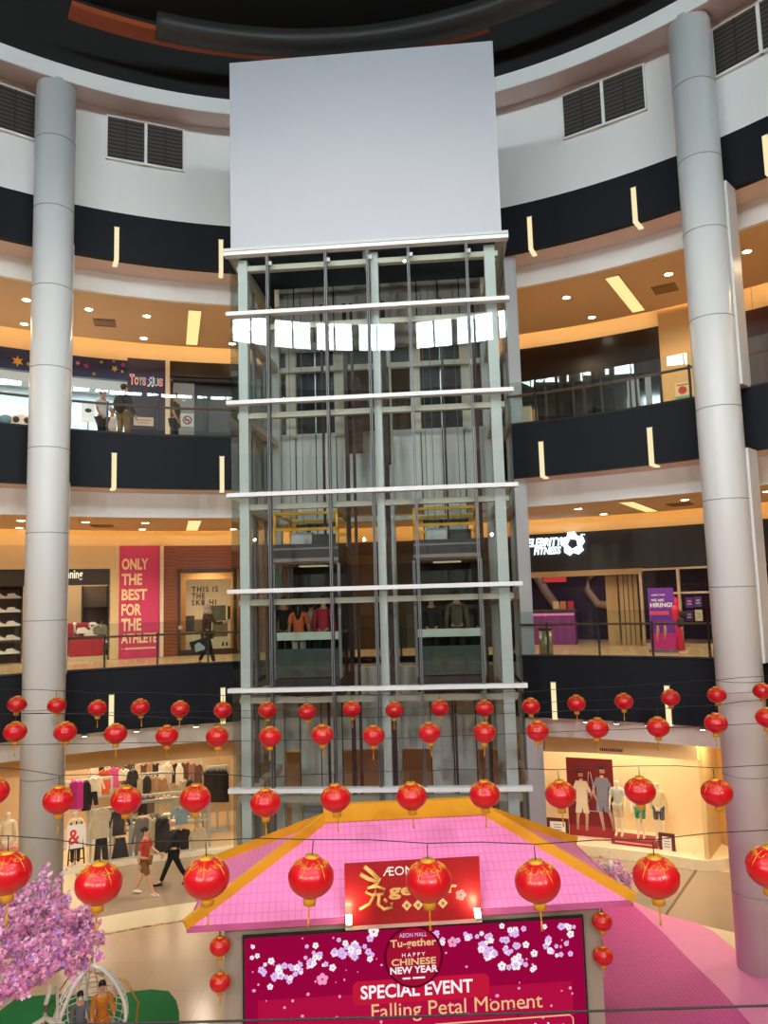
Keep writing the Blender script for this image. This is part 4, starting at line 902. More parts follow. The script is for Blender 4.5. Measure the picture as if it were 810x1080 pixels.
# --- ground floor right: window with poster and mannequins
WR = RG-.1
trim(arc(574, 728, 905, 0, .28, WR-.15, 1.9), mat('window_plinth', 'efe0bf', .35))
a_ = polar(thp(728, 905, WR-.15), WR+.75)
struct(MB().lathe([(0, 0), (.9, 0), (.9, .272), (0, .272)], 40, (a_.x, a_.y, 0), False), 'trim_9', mat('window_plinth', 'efe0bf', .35))
struct(flat_ring(WR+1.7, WR+1.85, 0, G_CEIL, 24, thp(555, 850, WR), thp(745, 850, WR)), 'wall_window_back', mat('window_back', 'ead6ac', .7))
party_wall(742, 850, 0, G_CEIL, WR-.0, mat('window_side', 'e2c48c', .7))
party_wall(560, 850, 0, G_CEIL, RG+.1)
for px in (600, 650, 700): shop_light(px, 850, WR+.8, 3.5, 34, (1, .84, .6), 1.0)
shop_light(765, 850, 16.5, 3.6, 60, (1, .78, .45), 1.0)
def fthing(name, label, cat, x0, y0, x1, y1, R):
    l, rz, wd, h = frame_px(x0, y0, x1, y1, R); return thing(name, label, cat, l, rz), wd, h
t, wd, h = fthing('window_poster', 'tall dark red poster of two people and a stepladder in the clothes window', 'poster', 599, 800, 648, 889, WR+.7)
MB().box(-wd/2, wd/2, 0, .05, 0, h).build('board', mat('poster_red', '7a1622', .6), t)
MB().box(-wd/2, wd/2, -.004, 0, 0, h*.2).build('floor_print', mat('poster_red_floor', 'a02a30', .6), t)
def figure(t, x, z, h, shirt, shorts, y=-.012, lean=0, dn=''):
    k = h/1.7
    skn = mat('print_skin', 'd9a888', .6); mb = MB(); 
    mb.tube([(x+lean*.1, y, z+1.55*k), (x+lean*.05, y, z+1.66*k)], .07*k, 10); mb.tube([(x, y, z+1.5*k), (x, y, z+1.3*k)], .05*k, 8)
    for s_, lx in ((-1, -.12), (1, .14)):
        mb.tube([(x+s_*.2*k, y, z+1.25*k), (x+s_*.27*k, y, z+1.0*k), (x+s_*.16*k, y, z+.85*k)], .035*k, 6)
        mb.tube([(x+lx*k*.8, y, z+.7*k), (x+lx*k+lean*.25*k, y, z+.42*k), (x+lx*k+lean*.45*k, y, z+.06*k)], [.06*k, .05*k, .035*k], 6)
    mb.v = [(a, y+(b-y)*.12, c) for a, b, c in mb.v]; mb.build('printed_skin', skn, t)
    m2 = MB().prism([(x-.15*k, z+1.44*k), (x+.15*k, z+1.44*k), (x+.28*k, z+1.16*k), (x+.21*k, z+1.11*k), (x+.15*k, z+1.22*k), (x+.16*k, z+.8*k), (x-.16*k, z+.8*k), (x-.15*k, z+1.22*k), (x-.21*k, z+1.11*k), (x-.28*k, z+1.16*k)][::-1], y-.014, y-.006); m2.build('printed_shirt', mat('print_'+shirt, shirt, .7), t)
    MB().prism([(x-.16*k, z+.84*k), (x+.16*k, z+.84*k), (x+.2*k, z+.54*k), (x+.03*k, z+.54*k), (x, z+.7*k), (x-.03*k, z+.54*k), (x-.2*k, z+.54*k)][::-1], y-.016, y-.008).build('printed_shorts', mat('print_'+shorts, shorts, .7), t)
    MB().tube([(x+lean*.06, y-.01, z+1.68*k), (x+lean*.07, y-.01, z+1.74*k)], .075*k, 8).build('printed_hair', mat('print_hair', '3a241c', .7), t)
figure(t, -wd*.19, h*.12, h*.72, 'f0e0c4', 'eddcbc', lean=-.1); figure(t, wd*.26, h*.14, h*.76, '8f8fa0', '8a8aa0', lean=.25)
lad = MB()
for x0_, x1_ in ((-wd*.02, -wd*.12), (.02*wd, wd*.24)): lad.beam((x0_, -.03, h*.84), (x1_, -.03, h*.16), .03, .012)
lad.beam((-wd*.08, -.03, h*.38), (wd*.14, -.03, h*.38), .02, .012).beam((-wd*.05, -.03, h*.6), (wd*.09, -.03, h*.6), .02, .012); lad.build('printed_ladder', mat('print_ladder', 'e3c6bc', .6), t)
for (x0, y0, x1, y1, lb) in ((577, 863, 600, 886, 'dark framed sign half hidden by the pink roof'), (695, 879, 712, 901, 'small dark framed sign right of the mannequins')):
    t, wd, h = fthing('framed_sign', lb, 'sign', x0, y0, x1, y1, WR+.25)
    MB().box(-wd/2, wd/2, 0, .04, 0, h).build('frame', mat('sign_frame_brown', '5c1f1a', .5), t); MB().box(-wd/2+.09, wd/2-.09, -.006, 0, .09, h-.09).build('card', PURE, t)
    x = MB()
    for k in range(4): x.box(-wd*.18, wd*.18, -.012, -.006, h*.35+k*.07, h*.35+k*.07+.018)
    x.build('text_lines', mat('grey_print', '8a6f62', .6), t); MB().beam((0, .04, h*.8), (0, .25, 0), .03, .02).build('easel_leg', mat('sign_frame_brown', '5c1f1a', .5), t)
l_, rz_, wd, h = frame_px(646, 886, 694, 897, WR+.35); plz = .28
t = thing('window_step', 'dark red lettered step under the mannequins', 'platform', (l_.x, l_.y, plz), rz_)
hh2 = .16; MB().box(-wd/2, wd/2, -.1, .5, 0, hh2).build('body', mat('step_red', '97202c', .5), t)
MB().box(-wd/2+.1, wd/2-.1, -.108, -.1, .06, .1).build('lettering_band', mat('step_print', 'd89a8c', .6), t)
zt_ = plz+hh2
def wm(px, h, lb, **k): q = at_R(px, 890, WR+.55); return person('mannequin', lb, (q.x, q.y, zt_), -theta(q), h, 0, sleeve=k.pop('sleeve', .4), hair='none', mannequin=True, cat='mannequin', shoe='f3ecd8', **k)
wm(654, 1.52, 'mannequin in an open pale grey-blue shirt and beige shorts in the clothes window', shirt='ccd2cb', bottom='d8c79c', legs=.45, armL=(8, 20), armR=(8, 20), coat=.08)
wm(677, 1.45, 'mannequin in a green top and green shorts in the clothes window', shirt='3fae86', bottom='3c9f7e', legs=.4, armL=(15, 20), armR=(5, 10))
wm(697, 1.55, 'mannequin in a cream jacket and grey shorts in the clothes window', shirt='efdfae', bottom='5a5f66', legs=.42, sleeve=.9, coat=.1)
for k, (px, py) in enumerate(((579, 794), (623, 796), (652, 797), (673, 797), (687, 797))):
    q = at_R(px, py, WR+.5); t = thing('spotlight', None, None, (q.x, q.y, G_CEIL-.95)); 
    MB().tube([(0, 0, .95), (0, 0, .1)], .012, 6).build('stem', GREYM, t); MB().lathe([(.0, 0), (.06, 0), (.045, .14), (0, .14)], 12).build('lamp_body', GREYM, t)
    tag(t, 'small grey spotlight high in the clothes window, %s from the left' % ORD[k], 'spotlight', 'spotlights in the clothes window')
t, wd, h = fthing('notice_lettering', 'row of small dark lettering on the bulkhead above the mannequin window', 'lettering', 633, 789, 657, 792.5, RG-.26)
lb_ = MB()
for k in range(12): lb_.box(-wd/2+wd*k/12, -wd/2+wd*(k+.7)/12, -.01, 0, 0, h*.8)
lb_.build('letters', mat('dark_lettering', '5f4a30', .6), t)

# --- lower gallery left: sports shop, pink banner, wooden shop
S = RS
CRW = mat('cream_shop_wall', 'd9c49a', .7); DKW = mat('dark_shop_header', '2b2724', .5)
z = lambda px, py: zp(px, py, S)
hz = z(95, 600)
struct(arc(-90, 127, 640, hz, HA, S, .15), 'wall_sports_shop', CRW)
struct(arc(115, 127, 640, A_FL, hz, S, .15), 'wall_sports_pier', CRW)
trim(arc(-90, 115, 610, z(95, 617), hz, S+.05, .1), DKW)
t, wd, h = fthing('shop_sign', 'cream lettering on the dark header of the sports shop beside the column', 'sign', 60.5, 601, 87, 613, S-.02)
MB().text('Running', 0, 0, wd, h, 0, .03, bold=.02).build('letters', emis('cream_letter_glow', (1, .88, .62), 1.1), t)
for px in (36, 115): trim(arc(px-1.0, px+1.0, 650, A_FL, hz, S-.0, .1), DARKM)
struct(flat_ring(20.8, 20.9, A_FL, HA, 30, thp(-90, 640, S), thp(170, 640, S)), 'wall_sports_rear', mat('sports_rear_wall', 'b09a78', .8))
party_wall(122, 640, A_FL, HA+.3); 
for px in (0, 85): shop_light(px, 640, 19.3, A_CEIL+.3, 75, (1, .86, .66))
shop_light(40, 640, 18.4, A_CEIL+.3, 60, (1, .86, .66))
# shelving with shoes left of the column
def shelf_unit(x0, y0, x1, y1, R, label, n, m=DARKM):
    t, wd, h = fthing('shoe_shelf', label, 'shelf', x0, y0, x1, y1, R); dzz = t.location.z-A_FL; t.location.z = A_FL; h += dzz
    for x in (-wd/2, wd/2-.04): MB().box(x, x+.04, -.2, .2, 0, h).build('upright', m, t)
    MB().box(-wd/2, wd/2, .2, .22, 0, h).build('back_panel', mat('shelf_back', '5a4c40', .7), t)
    for k in range(n): MB().box(-wd/2+.04, wd/2-.04, -.2, .2, .25+k*(h-.3)/n, .28+k*(h-.3)/n).build('shelf_board', m, t)
    return t, wd, h, [.28+k*(h-.3)/n for k in range(n)]
def shoe_mb():
    mb = MB().prism([(-.14, .0), (.14, .0), (.15, .04), (.05, .075), (.0, .12), (-.12, .11), (-.15, .05)], -.045, .045)
    return mb
SHW = mat('white_shoe', 'f0ece2', .6); sh0 = None
def shoe(p, rz, label, m=SHW, name='shoe', s=1.0):
    t = thing(name, label, 'shoe', p, rz, 'sports shoes on the shelves'); t.scale = (s,)*3
    shoe_mb().build('upper', m, t); MB().prism([(-.155, -.0), (.16, 0), (.165, .03), (-.155, .025)], -.05, .05).build('sole', PURE, t)
    MB().box(-.02, .05, -.02, .02, .085, .1).build('laces', mat('lace_grey', '5a5a5a', .7), t); return t
t, wd, h, zs = shelf_unit(-18, 602, 23, 690, 18.7, 'black shelving with white shoes left of the left column', 6)
for k, zz in enumerate(zs[:5]):
    for q in (1.0, -.1):
        p = t.matrix_basis @ Vector((wd*.5*q*.75-.05 if q < 0 else wd*.5*.55, -.05, zz)); shoe((p.x, p.y, A_FL+zz), t.rotation_euler.z, 'white sports shoe on the black shelving left of the column, shelf %s from the floor' % ORD[k], s=1.3)
t, wd, h, zs = shelf_unit(86, 618, 114, 660, 19.6, 'thin black shelf frame with a white shoe at the rear of the sports shop', 3)
p = t.matrix_basis @ Vector((0, -.05, zs[1])); shoe((p.x, p.y, A_FL+zs[1]), t.rotation_euler.z, 'lone pale shoe on the thin black shelf frame', s=1.4)
RD = mat('red_display', 'a81f2c', .35)
t, wd, h = fthing('display_counter', 'low glossy red display counter in the sports shop window', 'counter', 73, 681, 108, 698, 18.2); t.location.z = A_FL+.12
MB().box(-wd/2, wd/2, -.25, .3, 0, .55).build('body', RD, t); MB().box(-wd/2-.02, wd/2+.02, -.27, .32, .55, .6).build('top', mat('red_display_top', '6e2a22', .4), t); MB().box(wd*.18, wd*.19, -.256, -.25, 0, .55).build('joint', BLK, t); MB().box(-wd/2-.05, wd/2+.1, -.3, .35, -.12, 0).build('plinth', mat('pale_plinth', 'cdbd9c', .5), t)
t2, wd2, h2 = fthing('display_block', 'tall red display block with white logo shapes behind the red counter', 'display', 71, 657, 93, 678, 18.8); zz = t2.location.z; t2.location.z = A_FL
MB().box(-wd2/2, wd2/2, -.15, .25, 0, zz-A_FL+h2).build('body', RD, t2)
MB().tube([(-.1, -.16, zz-A_FL+h2*.9), (-.1, -.16, zz-A_FL+h2*.5), (-.16, -.16, zz-A_FL+h2*.25)], .03, 6).ball((-.1, -.16, zz-A_FL+h2*.95), .05).tube([(-.1, -.16, zz-A_FL+h2*.6), (0, -.16, zz-A_FL+h2*.4)], .025, 6).build('white_mark', PURE, t2)
for k, (px, py) in enumerate(((89, 668), (96, 673), (106, 678))):
    q = at_R(px, py, 18.15); st_ = thing('shoe_stand', 'slim dark stand under the %s display shoe over the red counter' % ORD[k], 'stand', (q.x, q.y, A_FL+.72), -theta(q)+.1)
    MB().box(-.06, .06, -.06, .06, 0, .02).tube([(0, 0, .01), (0, 0, q.z-A_FL-.74)], .012, 6).build('stand_rod', DARKM, st_); MB().box(-.1, .1, -.04, .04, q.z-A_FL-.745, q.z-A_FL-.725).build('stand_plate', DARKM, st_)
    shoe((q.x, q.y, q.z), -theta(q)+.1, 'white shoe displayed above the red counter, %s from the left' % ORD[k], s=1.5)
q, rz = g_at(107, 659, 18.3); garment('shirt', '8d8a74', q, rz, 'grey-green sports top on a white hanger in the sports shop window', .6, .75)
t, wd, h = fthing('price_card', 'small white card standing on the red display block', 'card', 95, 656, 100, 668, 18.4); MB().box(-wd/2, wd/2, 0, .01, 0, h).build('card', PURE, t); MB().box(-wd/3, wd/3, -.003, 0, h*.6, h*.75).build('print', mat('grey_print', '8a6f62', .6), t)
# banner
l_, rz_, wd, h = frame_px(125.5, 576, 168, 704, S-.06)
t = thing('wall_banner', 'tall pink banner with cream lettering between the two shops', 'banner', l_, rz_)
h = HA-l_.z; MB().box(-wd/2, wd/2, 0, .04, 0, h).build('panel', mat('banner_pink', 'c93c72', .6), t)
LT = mat('banner_cream', 'f4dcb4', .6); lx = -wd/2+(128-125.5)/42.5*wd
for s_, y0, y1, x1 in (('ONLY', 589, 601, 156), ('THE', 605, 617, 149.5), ('BEST', 621, 633, 155), ('FOR', 636.5, 649, 149), ('THE', 652, 665, 149), ('ATHLETE', 668, 678, 166)):
    a = zp(146, y1, S)-l_.z; b = zp(146, y0, S)-l_.z; wt = (x1-128)/(168-125.5)*wd
    MB().text(s_, lx+wt/2, a, wt, b-a, -.002, .012, bold=.035).build('lettering', LT, t)
a = zp(146, 684.5, S)-l_.z; sb_ = MB().box(-wd*.44, -wd*.38, -.01, 0, a+.02, a+.035)
for k in range(18): sb_.box(-wd*.34+wd*.042*k, -wd*.34+wd*.042*(k+.75), -.01, 0, a, a+.055)
sb_.build('small_lettering', LT, t)
trim(arc(168.5, 172.5, 640, A_FL, HA, S-.03, .15), mat('white_pilaster', 'e4d8c2', .5)); trim(arc(121, 125.3, 640, A_FL, HA, S-.03, .15), CRW)
WOOD = pattern_mat('wood_planks', 'wave', '8a4a1c', '6e3812', scale=3, bw=4, rough=.45)
struct(arc(172.5, 188, 640, A_FL, HA, S, .2), 'wall_wood_left', WOOD); struct(arc(188, 330, 640, z(215, 600), HA, S, .2), 'wall_wood_head', WOOD); struct(arc(252, 330, 640, A_FL, z(215, 600), S, .2), 'wall_wood_right', WOOD)
struct(arc(188, 252, 690, A_FL, z(215, 687), S-.02, .3), 'trim_8', mat('dark_window_sill', '3b2416', .5))
struct(arc(186, 254, 640, A_FL, HA, S+1.4, .1), 'wall_wood_shop_back', mat('warm_shop_back', 'c4935a', .7)); shop_light(220, 620, S+.7, A_FL+2.7, 40, (1, .82, .55), .8)
t, wd, h = fthing('window_frame_set', 'dark timber window frame of the wooden shop with its glass', 'window frame', 187, 600, 250, 688, S-.04)
MB().box(-wd/2, -wd/2+.1, -.03, .12, 0, h).box(wd/2-.1, wd/2, -.03, .12, 0, h).box(-wd/2, wd/2, -.03, .12, h-.12, h).box(-wd/2, wd/2, -.03, .12, 0, .1).build('timber_frame', mat('dark_timber', '3a2212', .45), t); MB().box(-wd/2+.1, wd/2-.1, .03, .04, .1, h-.12).build('glass', SHOPG, t)
t, wd, h = fthing('window_poster', 'white poster with dark spaced lettering and photographs in the wooden shop window', 'poster', 196, 611, 243, 687, S+.35)
MB().box(-wd/2, wd/2, 0, .03, 0, h).build('board', mat('warm_white_board', 'f3e2bf', .6), t); DL = mat('dark_lettering2', '3b332b', .6)
def pw(s_, x0, x1, y0, y1): MB().text(s_, (-.5+((x0+x1)/2-196)/47)*wd, h*(1-(y1-611)/76), (x1-x0)/47*wd, (y1-y0)/76*h, -.002, .008, bold=.02, spacing=1.25).build('lettering', DL, t)
pw('THIS IS', 202, 230, 618.5, 624.5); pw('THE', 202, 216, 625.5, 631.5); pw('SK8-HI', 202, 228, 632.5, 638.5)
for x0, y0, x1, y1, c in ((218, 639, 238, 655, '6a7058'), (205, 653, 214, 667, 'a08a70'), (196, 649, 205, 666, '5f5a52'), (224, 657, 240, 672, '8f7f62'), (240, 640, 243, 654, '2e2a28'), (234, 678, 236, 682, '4a1a1a'), (238, 678, 240, 682, '4a1a1a')):
    MB().box((-.5+(x0-196)/47)*wd, (-.5+(x1-196)/47)*wd, -.008, 0, h*(1-(y1-611)/76), h*(1-(y0-611)/76)).build('photo_print', mat('photo_'+c, c, .6, noise=.5, scale=6), t)
q = at_R(190.5, 662, S-.08); t = thing('no_smoking_sticker', 'round white and red prohibition sticker on the wooden shop window', 'sticker', q, -theta(q)); MB().lathe([(0, 0), (.07, 0), (.07, .006), (0, .006)], 20).build('disc', PURE, t); MB().tube([(.05*math.cos(TAU*k/16), .05*math.sin(TAU*k/16), .008) for k in range(16)], .01, 5, True).beam((-.035, -.035, .008), (.035, .035, .008), .015, .006).build('red_ring', mat('sign_red2', 'c22a22', .5), t); t.rotation_euler = (R_(90), 0, -theta(q))
# walker with shopping bag
q = at_R(219, 690, 13.6); pt, J_, k_ = person('person', 'person in a pale headscarf and brown top walking past the wooden shop with a bag', (q.x, q.y, A_FL), R_(80), 1.6, .3, (-5, 10), (35, 60), '5a3c34', '2c2422', '3a3230', .9, 1.0, 'cap_scarf', coat=.22)
hp = Vector((pt.location.x, pt.location.y, 0))+Matrix.Rotation(R_(80), 3, 'Z') @ (J_['wrL']*k_); bgz = A_FL+.42
t = thing('shopping_bag', 'black and white paper shopping bag carried by the walker past the wooden shop', 'bag', (hp.x-.06, hp.y-.1, bgz-.08), .3); t.rotation_euler = (0, R_(-14), .2)
MB().prism([(-.2, 0), (.2, 0), (.21, .34), (-.21, .34)], -.06, .06).build('body', mat('bag_black', '1c1c20', .6), t); MB().prism([(-.12, .06), (.1, .06), (.14, .12), (.02, .28), (-.1, .24)], -.064, -.06).build('pale_print', mat('bag_print', 'c9d2d4', .6), t)
MB().tube([(-.1, 0, .34), (-.08, 0, .5), (.08, 0, .5), (.1, 0, .34)], .008, 5).build('handle', PURE, t)

# behind the lift shaft on both galleries
struct(arc(330, 398, 640, A_FL, HA, S, .2), 'wall_behind_shaft_left', mat('dark_brown_panel', '3a2417', .5)); struct(arc(398, 520, 640, A_FL, HA, S, .2), 'wall_behind_shaft', mat('near_black_panel', '1d1a1a', .5))
# --- lower gallery right: fitness club
FB = mat('fitness_black', '141217', .4)
zh = z(620, 601.5)
struct(arc(520, 900, 590, zh, HA+.02, S-.05, .2), 'wall_fitness_header', FB)
trim(arc(545, 677, 603, zp(610, 607, S)-.02, zh, S-.1, .3), mat('cream_lintel', 'a08a68', .6))
struct(flat_ring(21.4, 21.5, A_FL, HA+.4, 40, thp(480, 640, S), thp(900, 640, S)), 'wall_fitness_rear', mat('fitness_rear', '1f1626', .6))
struct(flat_ring(S+.2, 21.4, HA-.15, HA-.05, 40, thp(480, 640, S), thp(900, 640, S)), 'ceiling_fitness', mat('fitness_ceiling', '131115', .7))
t, wd, h = fthing('club_sign', 'lit bluish white fitness club sign with star emblem on the black header', 'sign', 551, 563, 617, 586, S-.12)
GLW = emis('sign_blue_white', (.72, .92, 1.0), 2.6)
fx = lambda px: (-.5+(px-551)/66)*wd
fz = lambda py: h*(1-(py-563)/23)
MB().text('CELEBRITY', (fx(551)+fx(594))/2, fz(576), fx(594)-fx(551), fz(567)-fz(576), 0, .05, bold=.03, shear=.25).text('FITNESS', (fx(563)+fx(592))/2, fz(584.5), fx(592)-fx(563), fz(576.7)-fz(584.5), 0, .05, bold=.03, shear=.25).build('letters', GLW, t)
em = MB(); cx_, cz_ = fx(604.5), fz(574.5); r = .36
for k in range(5):
    a = TAU*k/5+.25; dx, dz_ = math.cos(a), math.sin(a); tx, tz = -dz_, dx
    P_ = [(cx_+dx*r*.34-tx*r*.28, cz_+dz_*r*.34-tz*r*.28), (cx_+dx*r*.42+tx*r*.52, cz_+dz_*r*.42+tz*r*.52), (cx_+dx*r*.95+tx*r*.42, cz_+dz_*r*.95+tz*r*.42), (cx_+dx*r*1.0-tx*r*.12, cz_+dz_*r*1.0-tz*r*.12), (cx_+dx*r*.7-tx*r*.36, cz_+dz_*r*.7-tz*r*.36)]
    em.prism(P_, -.05, 0)
em.text('TM', fx(615.2), fz(566.5), .13, .05, 0, .02); em.build('star_emblem', GLW, t)
# interior of the club
t, wd, h = fthing('reception_desk', 'purple lit reception desk inside the fitness club entrance', 'desk', 562, 657, 608, 683, 18.9); t.location.z = A_FL; 
MB().box(-wd/2, wd/2, -.3, .3, 0, 1.0).build('body', mat('purple_desk', '7a3478', .5, emit=.08), t); MB().box(-wd/2-.04, wd/2+.04, -.35, .35, 1.0, 1.08).build('counter_top', mat('desk_top', '4a3a34', .4), t); MB().box(-wd/2, wd/2, -.31, -.3, .9, .97).build('light_band', emis('desk_glow', (.9, .25, .5), .9), t)
for k, (x0, x1, c, lb) in enumerate(((584, 590, 'cbbf9a', 'pale brochure stand on the purple desk'), (591, 598, 'c07a4e', 'orange brochure stand on the purple desk'), (599, 606, 'b02a44', 'crimson brochure stand on the purple desk, at its edge'))):
    q = at_R((x0+x1)/2, 650, 18.8); s_ = thing('brochure_stand', lb, 'stand', (q.x, q.y, A_FL+1.081), -theta(q)); MB().prism([(-.09, 0), (.09, 0), (.09, .26), (-.09, .26)], -.01, .01).build('card', mat('card_'+c, c, .6), s_); MB().box(-.1, .1, -.03, .05, 0, .03).build('base', GREYM, s_)
q = at_R(576.5, 693, 13.3); t = thing('litter_bin', 'brushed steel litter bin beside the railing near the fitness club desk', 'bin', (q.x, q.y, A_FL), -theta(q))
MB().lathe([(.17, 0), (.17, .7), (.16, .7), (.16, .05)], 24, smooth=True).build('body', mat('bin_steel', 'b3ab9f', .3, .8), t); MB().lathe([(.175, .7), (.175, .74), (.1, .76), (0, .76)], 24).build('lid', DARKM, t)
t = thing('wall_graphic', 'dark purple club wall with big pale curved bands', 'wall graphic', polar(thp(592, 625, 21.2), 21.2, A_FL), -thp(592, 625, 21.2))
MB().box(-2.6, 2.2, 0, .1, 0, 3.2).build('panel', mat('purple_wall', '261338', .5), t)
cb = MB().tube([(-1.9, -.05, .9), (-1.5, -.05, 2.0), (-1.1, -.05, 2.5)], .12, 8).tube([(-.9, -.05, 2.4), (-.55, -.05, 1.7), (-.1, -.05, 1.0)], .16, 8).tube([(1.6, -.05, 2.5), (1.0, -.05, 2.2), (.85, -.05, 1.7), (1.2, -.05, 1.2), (1.8, -.05, 1.1)], .14, 8); cb.build('pale_band', mat('pale_band', 'b0a08c', .5), t)
for k, px in enumerate((561, 568, 574, 580, 588, 602, 612, 638, 645, 657)):
    q = at_R(px, 610, 19.0+.3*(k % 3)); t = thing('downlight', 'small ceiling spot inside the fitness club', 'downlight', (q.x, q.y, HA-.2), 0, 'ceiling spots inside the fitness club')
    MB().lathe([(0, -.02), (.06, -.02), (.06, 0), (0, 0)], 12).build('lamp_lens', DOWNL, t); MB().lathe([(.06, -.02), (.08, -.02), (.08, .04), (.06, .04)], 12, closed=True, caps=False).build('trim_ring', GREYM, t)
t, wd, h = fthing('red_light_panel', 'glowing dull red panel over the club reception', 'light panel', 573, 608, 597, 614, 20.3); MB().box(-wd/2, wd/2, 0, .05, 0, h).build('panel', emis('red_panel_glow', (.55, .05, .05), .8), t); MB().box(-wd/2-.03, wd/2+.03, .05, .08, -.03, h+.03).build('frame', BLK, t)
for px in (585, 640, 700, 790): shop_light(px, 640, 19.6, HA-.25, 7, (1, .6, .75), .8)
for px in (600, 650): shop_light(px, 640, 18.6, HA-.25, 9, (1, .75, .5), .5)
# timber slats
sl = thing('slat_screen', 'row of upright pale timber slats at the fitness club entrance', 'screen', polar(thp(663, 640, S+.5), S+.5, A_FL), -thp(663, 640, S+.5))
o_ = sl.location.copy(); rzs = sl.rotation_euler.z
for k, px in enumerate((646, 651, 657, 662, 667, 672)):
    x, z_ = loc_px(o_, rzs, 0, px, 640); wd_ = .16 if k == 0 else .07; MB().box(x-wd_, x+wd_*.6, -.06, .06, 0, HA-A_FL-.2).build('slat', mat('slat_timber', 'a58c66', .6), sl)
# glazed front right of the slats
t, wd, h = fthing('glazed_front', 'white framed glazed front of the fitness club', 'shop window', 676, 583, 812, 690, S-.05); t.location.z = A_FL
FW = mat('aluminium_frame', 'b8a792', .4, .2); H_ = zh-A_FL-.02
w2_ = wd/2
X = lambda px: loc_px(t.location, t.rotation_euler.z, 0, px, 640)[0]
for px in (677.5, 717.5, 757, 797): MB().box(X(px)-.04, X(px)+.04, -.04, .06, 0, H_).build('mullion', FW, t)
MB().box(-w2_, w2_, -.04, .06, H_-.06, H_).box(-w2_, w2_, -.04, .06, 0, .1).box(X(710), w2_, -.03, .05, 1.48, 1.54).build('transom', FW, t)
MB().box(-w2_+.03, w2_-.03, .0, .012, .1, H_-.06).build('glass', SHOPG, t)
for x0, y0, x1, y1, c, lb in ((723, 630, 731, 641, '5a2a86', 'purple poster, upper left of the four'), (732, 629, 740, 640, '3c3f8a', 'blue-violet poster, upper right of the four'), (723, 644, 731, 655, '4c2a7a', 'dark purple poster, lower left of the four'), (733, 643, 741, 655, 'd8ccb0', 'cream poster, lower right of the four'), (711, 633, 719, 648, '7d6f58', 'grey-brown notice left of the four posters')):
    q_t, wd_, h_ = fthing('glass_poster', lb+' on the club glass', 'poster', x0, y0, x1, y1, S-.12); MB().box(-wd_/2, wd_/2, 0, .012, 0, h_).build('sheet', mat('sheet_'+c, c, .6), q_t); MB().box(-wd_*.3, wd_*.3, -.004, 0, h_*.3, h_*.42).box(-wd_*.2, wd_*.25, -.004, 0, h_*.55, h_*.7).build('print', mat('print_soft', 'b9a6b4' if c != 'd8ccb0' else '5a4a3a', .6), q_t)
# roll-up banner
l_, rz_, wd, h = frame_px(685, 620, 712, 687, 15.6); t = thing('roll_up_banner', 'purple and magenta roll-up recruiting banner in front of the fitness club', 'banner', (l_.x, l_.y, A_FL), rz_); h = l_.z+h-A_FL
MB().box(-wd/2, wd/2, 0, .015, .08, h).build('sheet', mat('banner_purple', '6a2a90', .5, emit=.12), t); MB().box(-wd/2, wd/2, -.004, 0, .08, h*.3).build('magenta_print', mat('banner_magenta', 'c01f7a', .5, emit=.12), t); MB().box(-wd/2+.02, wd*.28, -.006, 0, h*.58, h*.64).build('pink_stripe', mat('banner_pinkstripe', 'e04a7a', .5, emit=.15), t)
MB().text('HIRING!', -.0, h*.70, wd*.86, h*.07, -.001, .008, bold=.03).text('WE ARE', -wd*.13, h*.79, wd*.5, h*.04, -.001, .008, bold=.02).text('CELEBRITY FITNESS', -wd*.1, h*.88, wd*.55, h*.022, -.001, .006, bold=.02).build('lettering', PURE, t)
MB().box(-wd/2-.03, wd/2+.03, -.1, .12, 0, .08).build('base', GREYM, t); MB().tube([(0, .03, .05), (0, .03, h)], .012, 6).build('pole', GREYM, t); 
fg = MB()
for x in (-.12, .06): fg.tube([(x, -.006, h*.42), (x, -.006, h*.34), (x-.03, -.006, h*.24), (x-.02, -.006, h*.16)], [.03, .05, .03, .02], 6).ball((x, -.006, h*.45), .035)
fg.v = [(a, b*.2-.006, c) for a, b, c in fg.v]; fg.build('figure_print', mat('figure_print', 'c98a70', .6), t)
q = at_R(714, 688, 15.7); t = thing('red_figure_standee', 'crimson cut-out standee right of the recruiting banner', 'standee', (q.x, q.y, A_FL), -theta(q))
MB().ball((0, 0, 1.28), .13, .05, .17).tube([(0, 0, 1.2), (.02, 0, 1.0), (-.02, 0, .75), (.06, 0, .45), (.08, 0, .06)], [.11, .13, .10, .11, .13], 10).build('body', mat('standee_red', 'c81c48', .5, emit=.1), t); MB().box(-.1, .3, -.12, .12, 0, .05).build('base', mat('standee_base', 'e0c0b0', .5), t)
MB().ball((.12, -.02, .78), .14, .06, .14).ball((.2, -.02, .98), .09, .05, .08).build('dark_print', mat('standee_dark', '3a2430', .6), t)
struct(arc(742, 900, 640, A_FL, A_FL+.1, S-.3, .2), 'baseboard_right', FW)

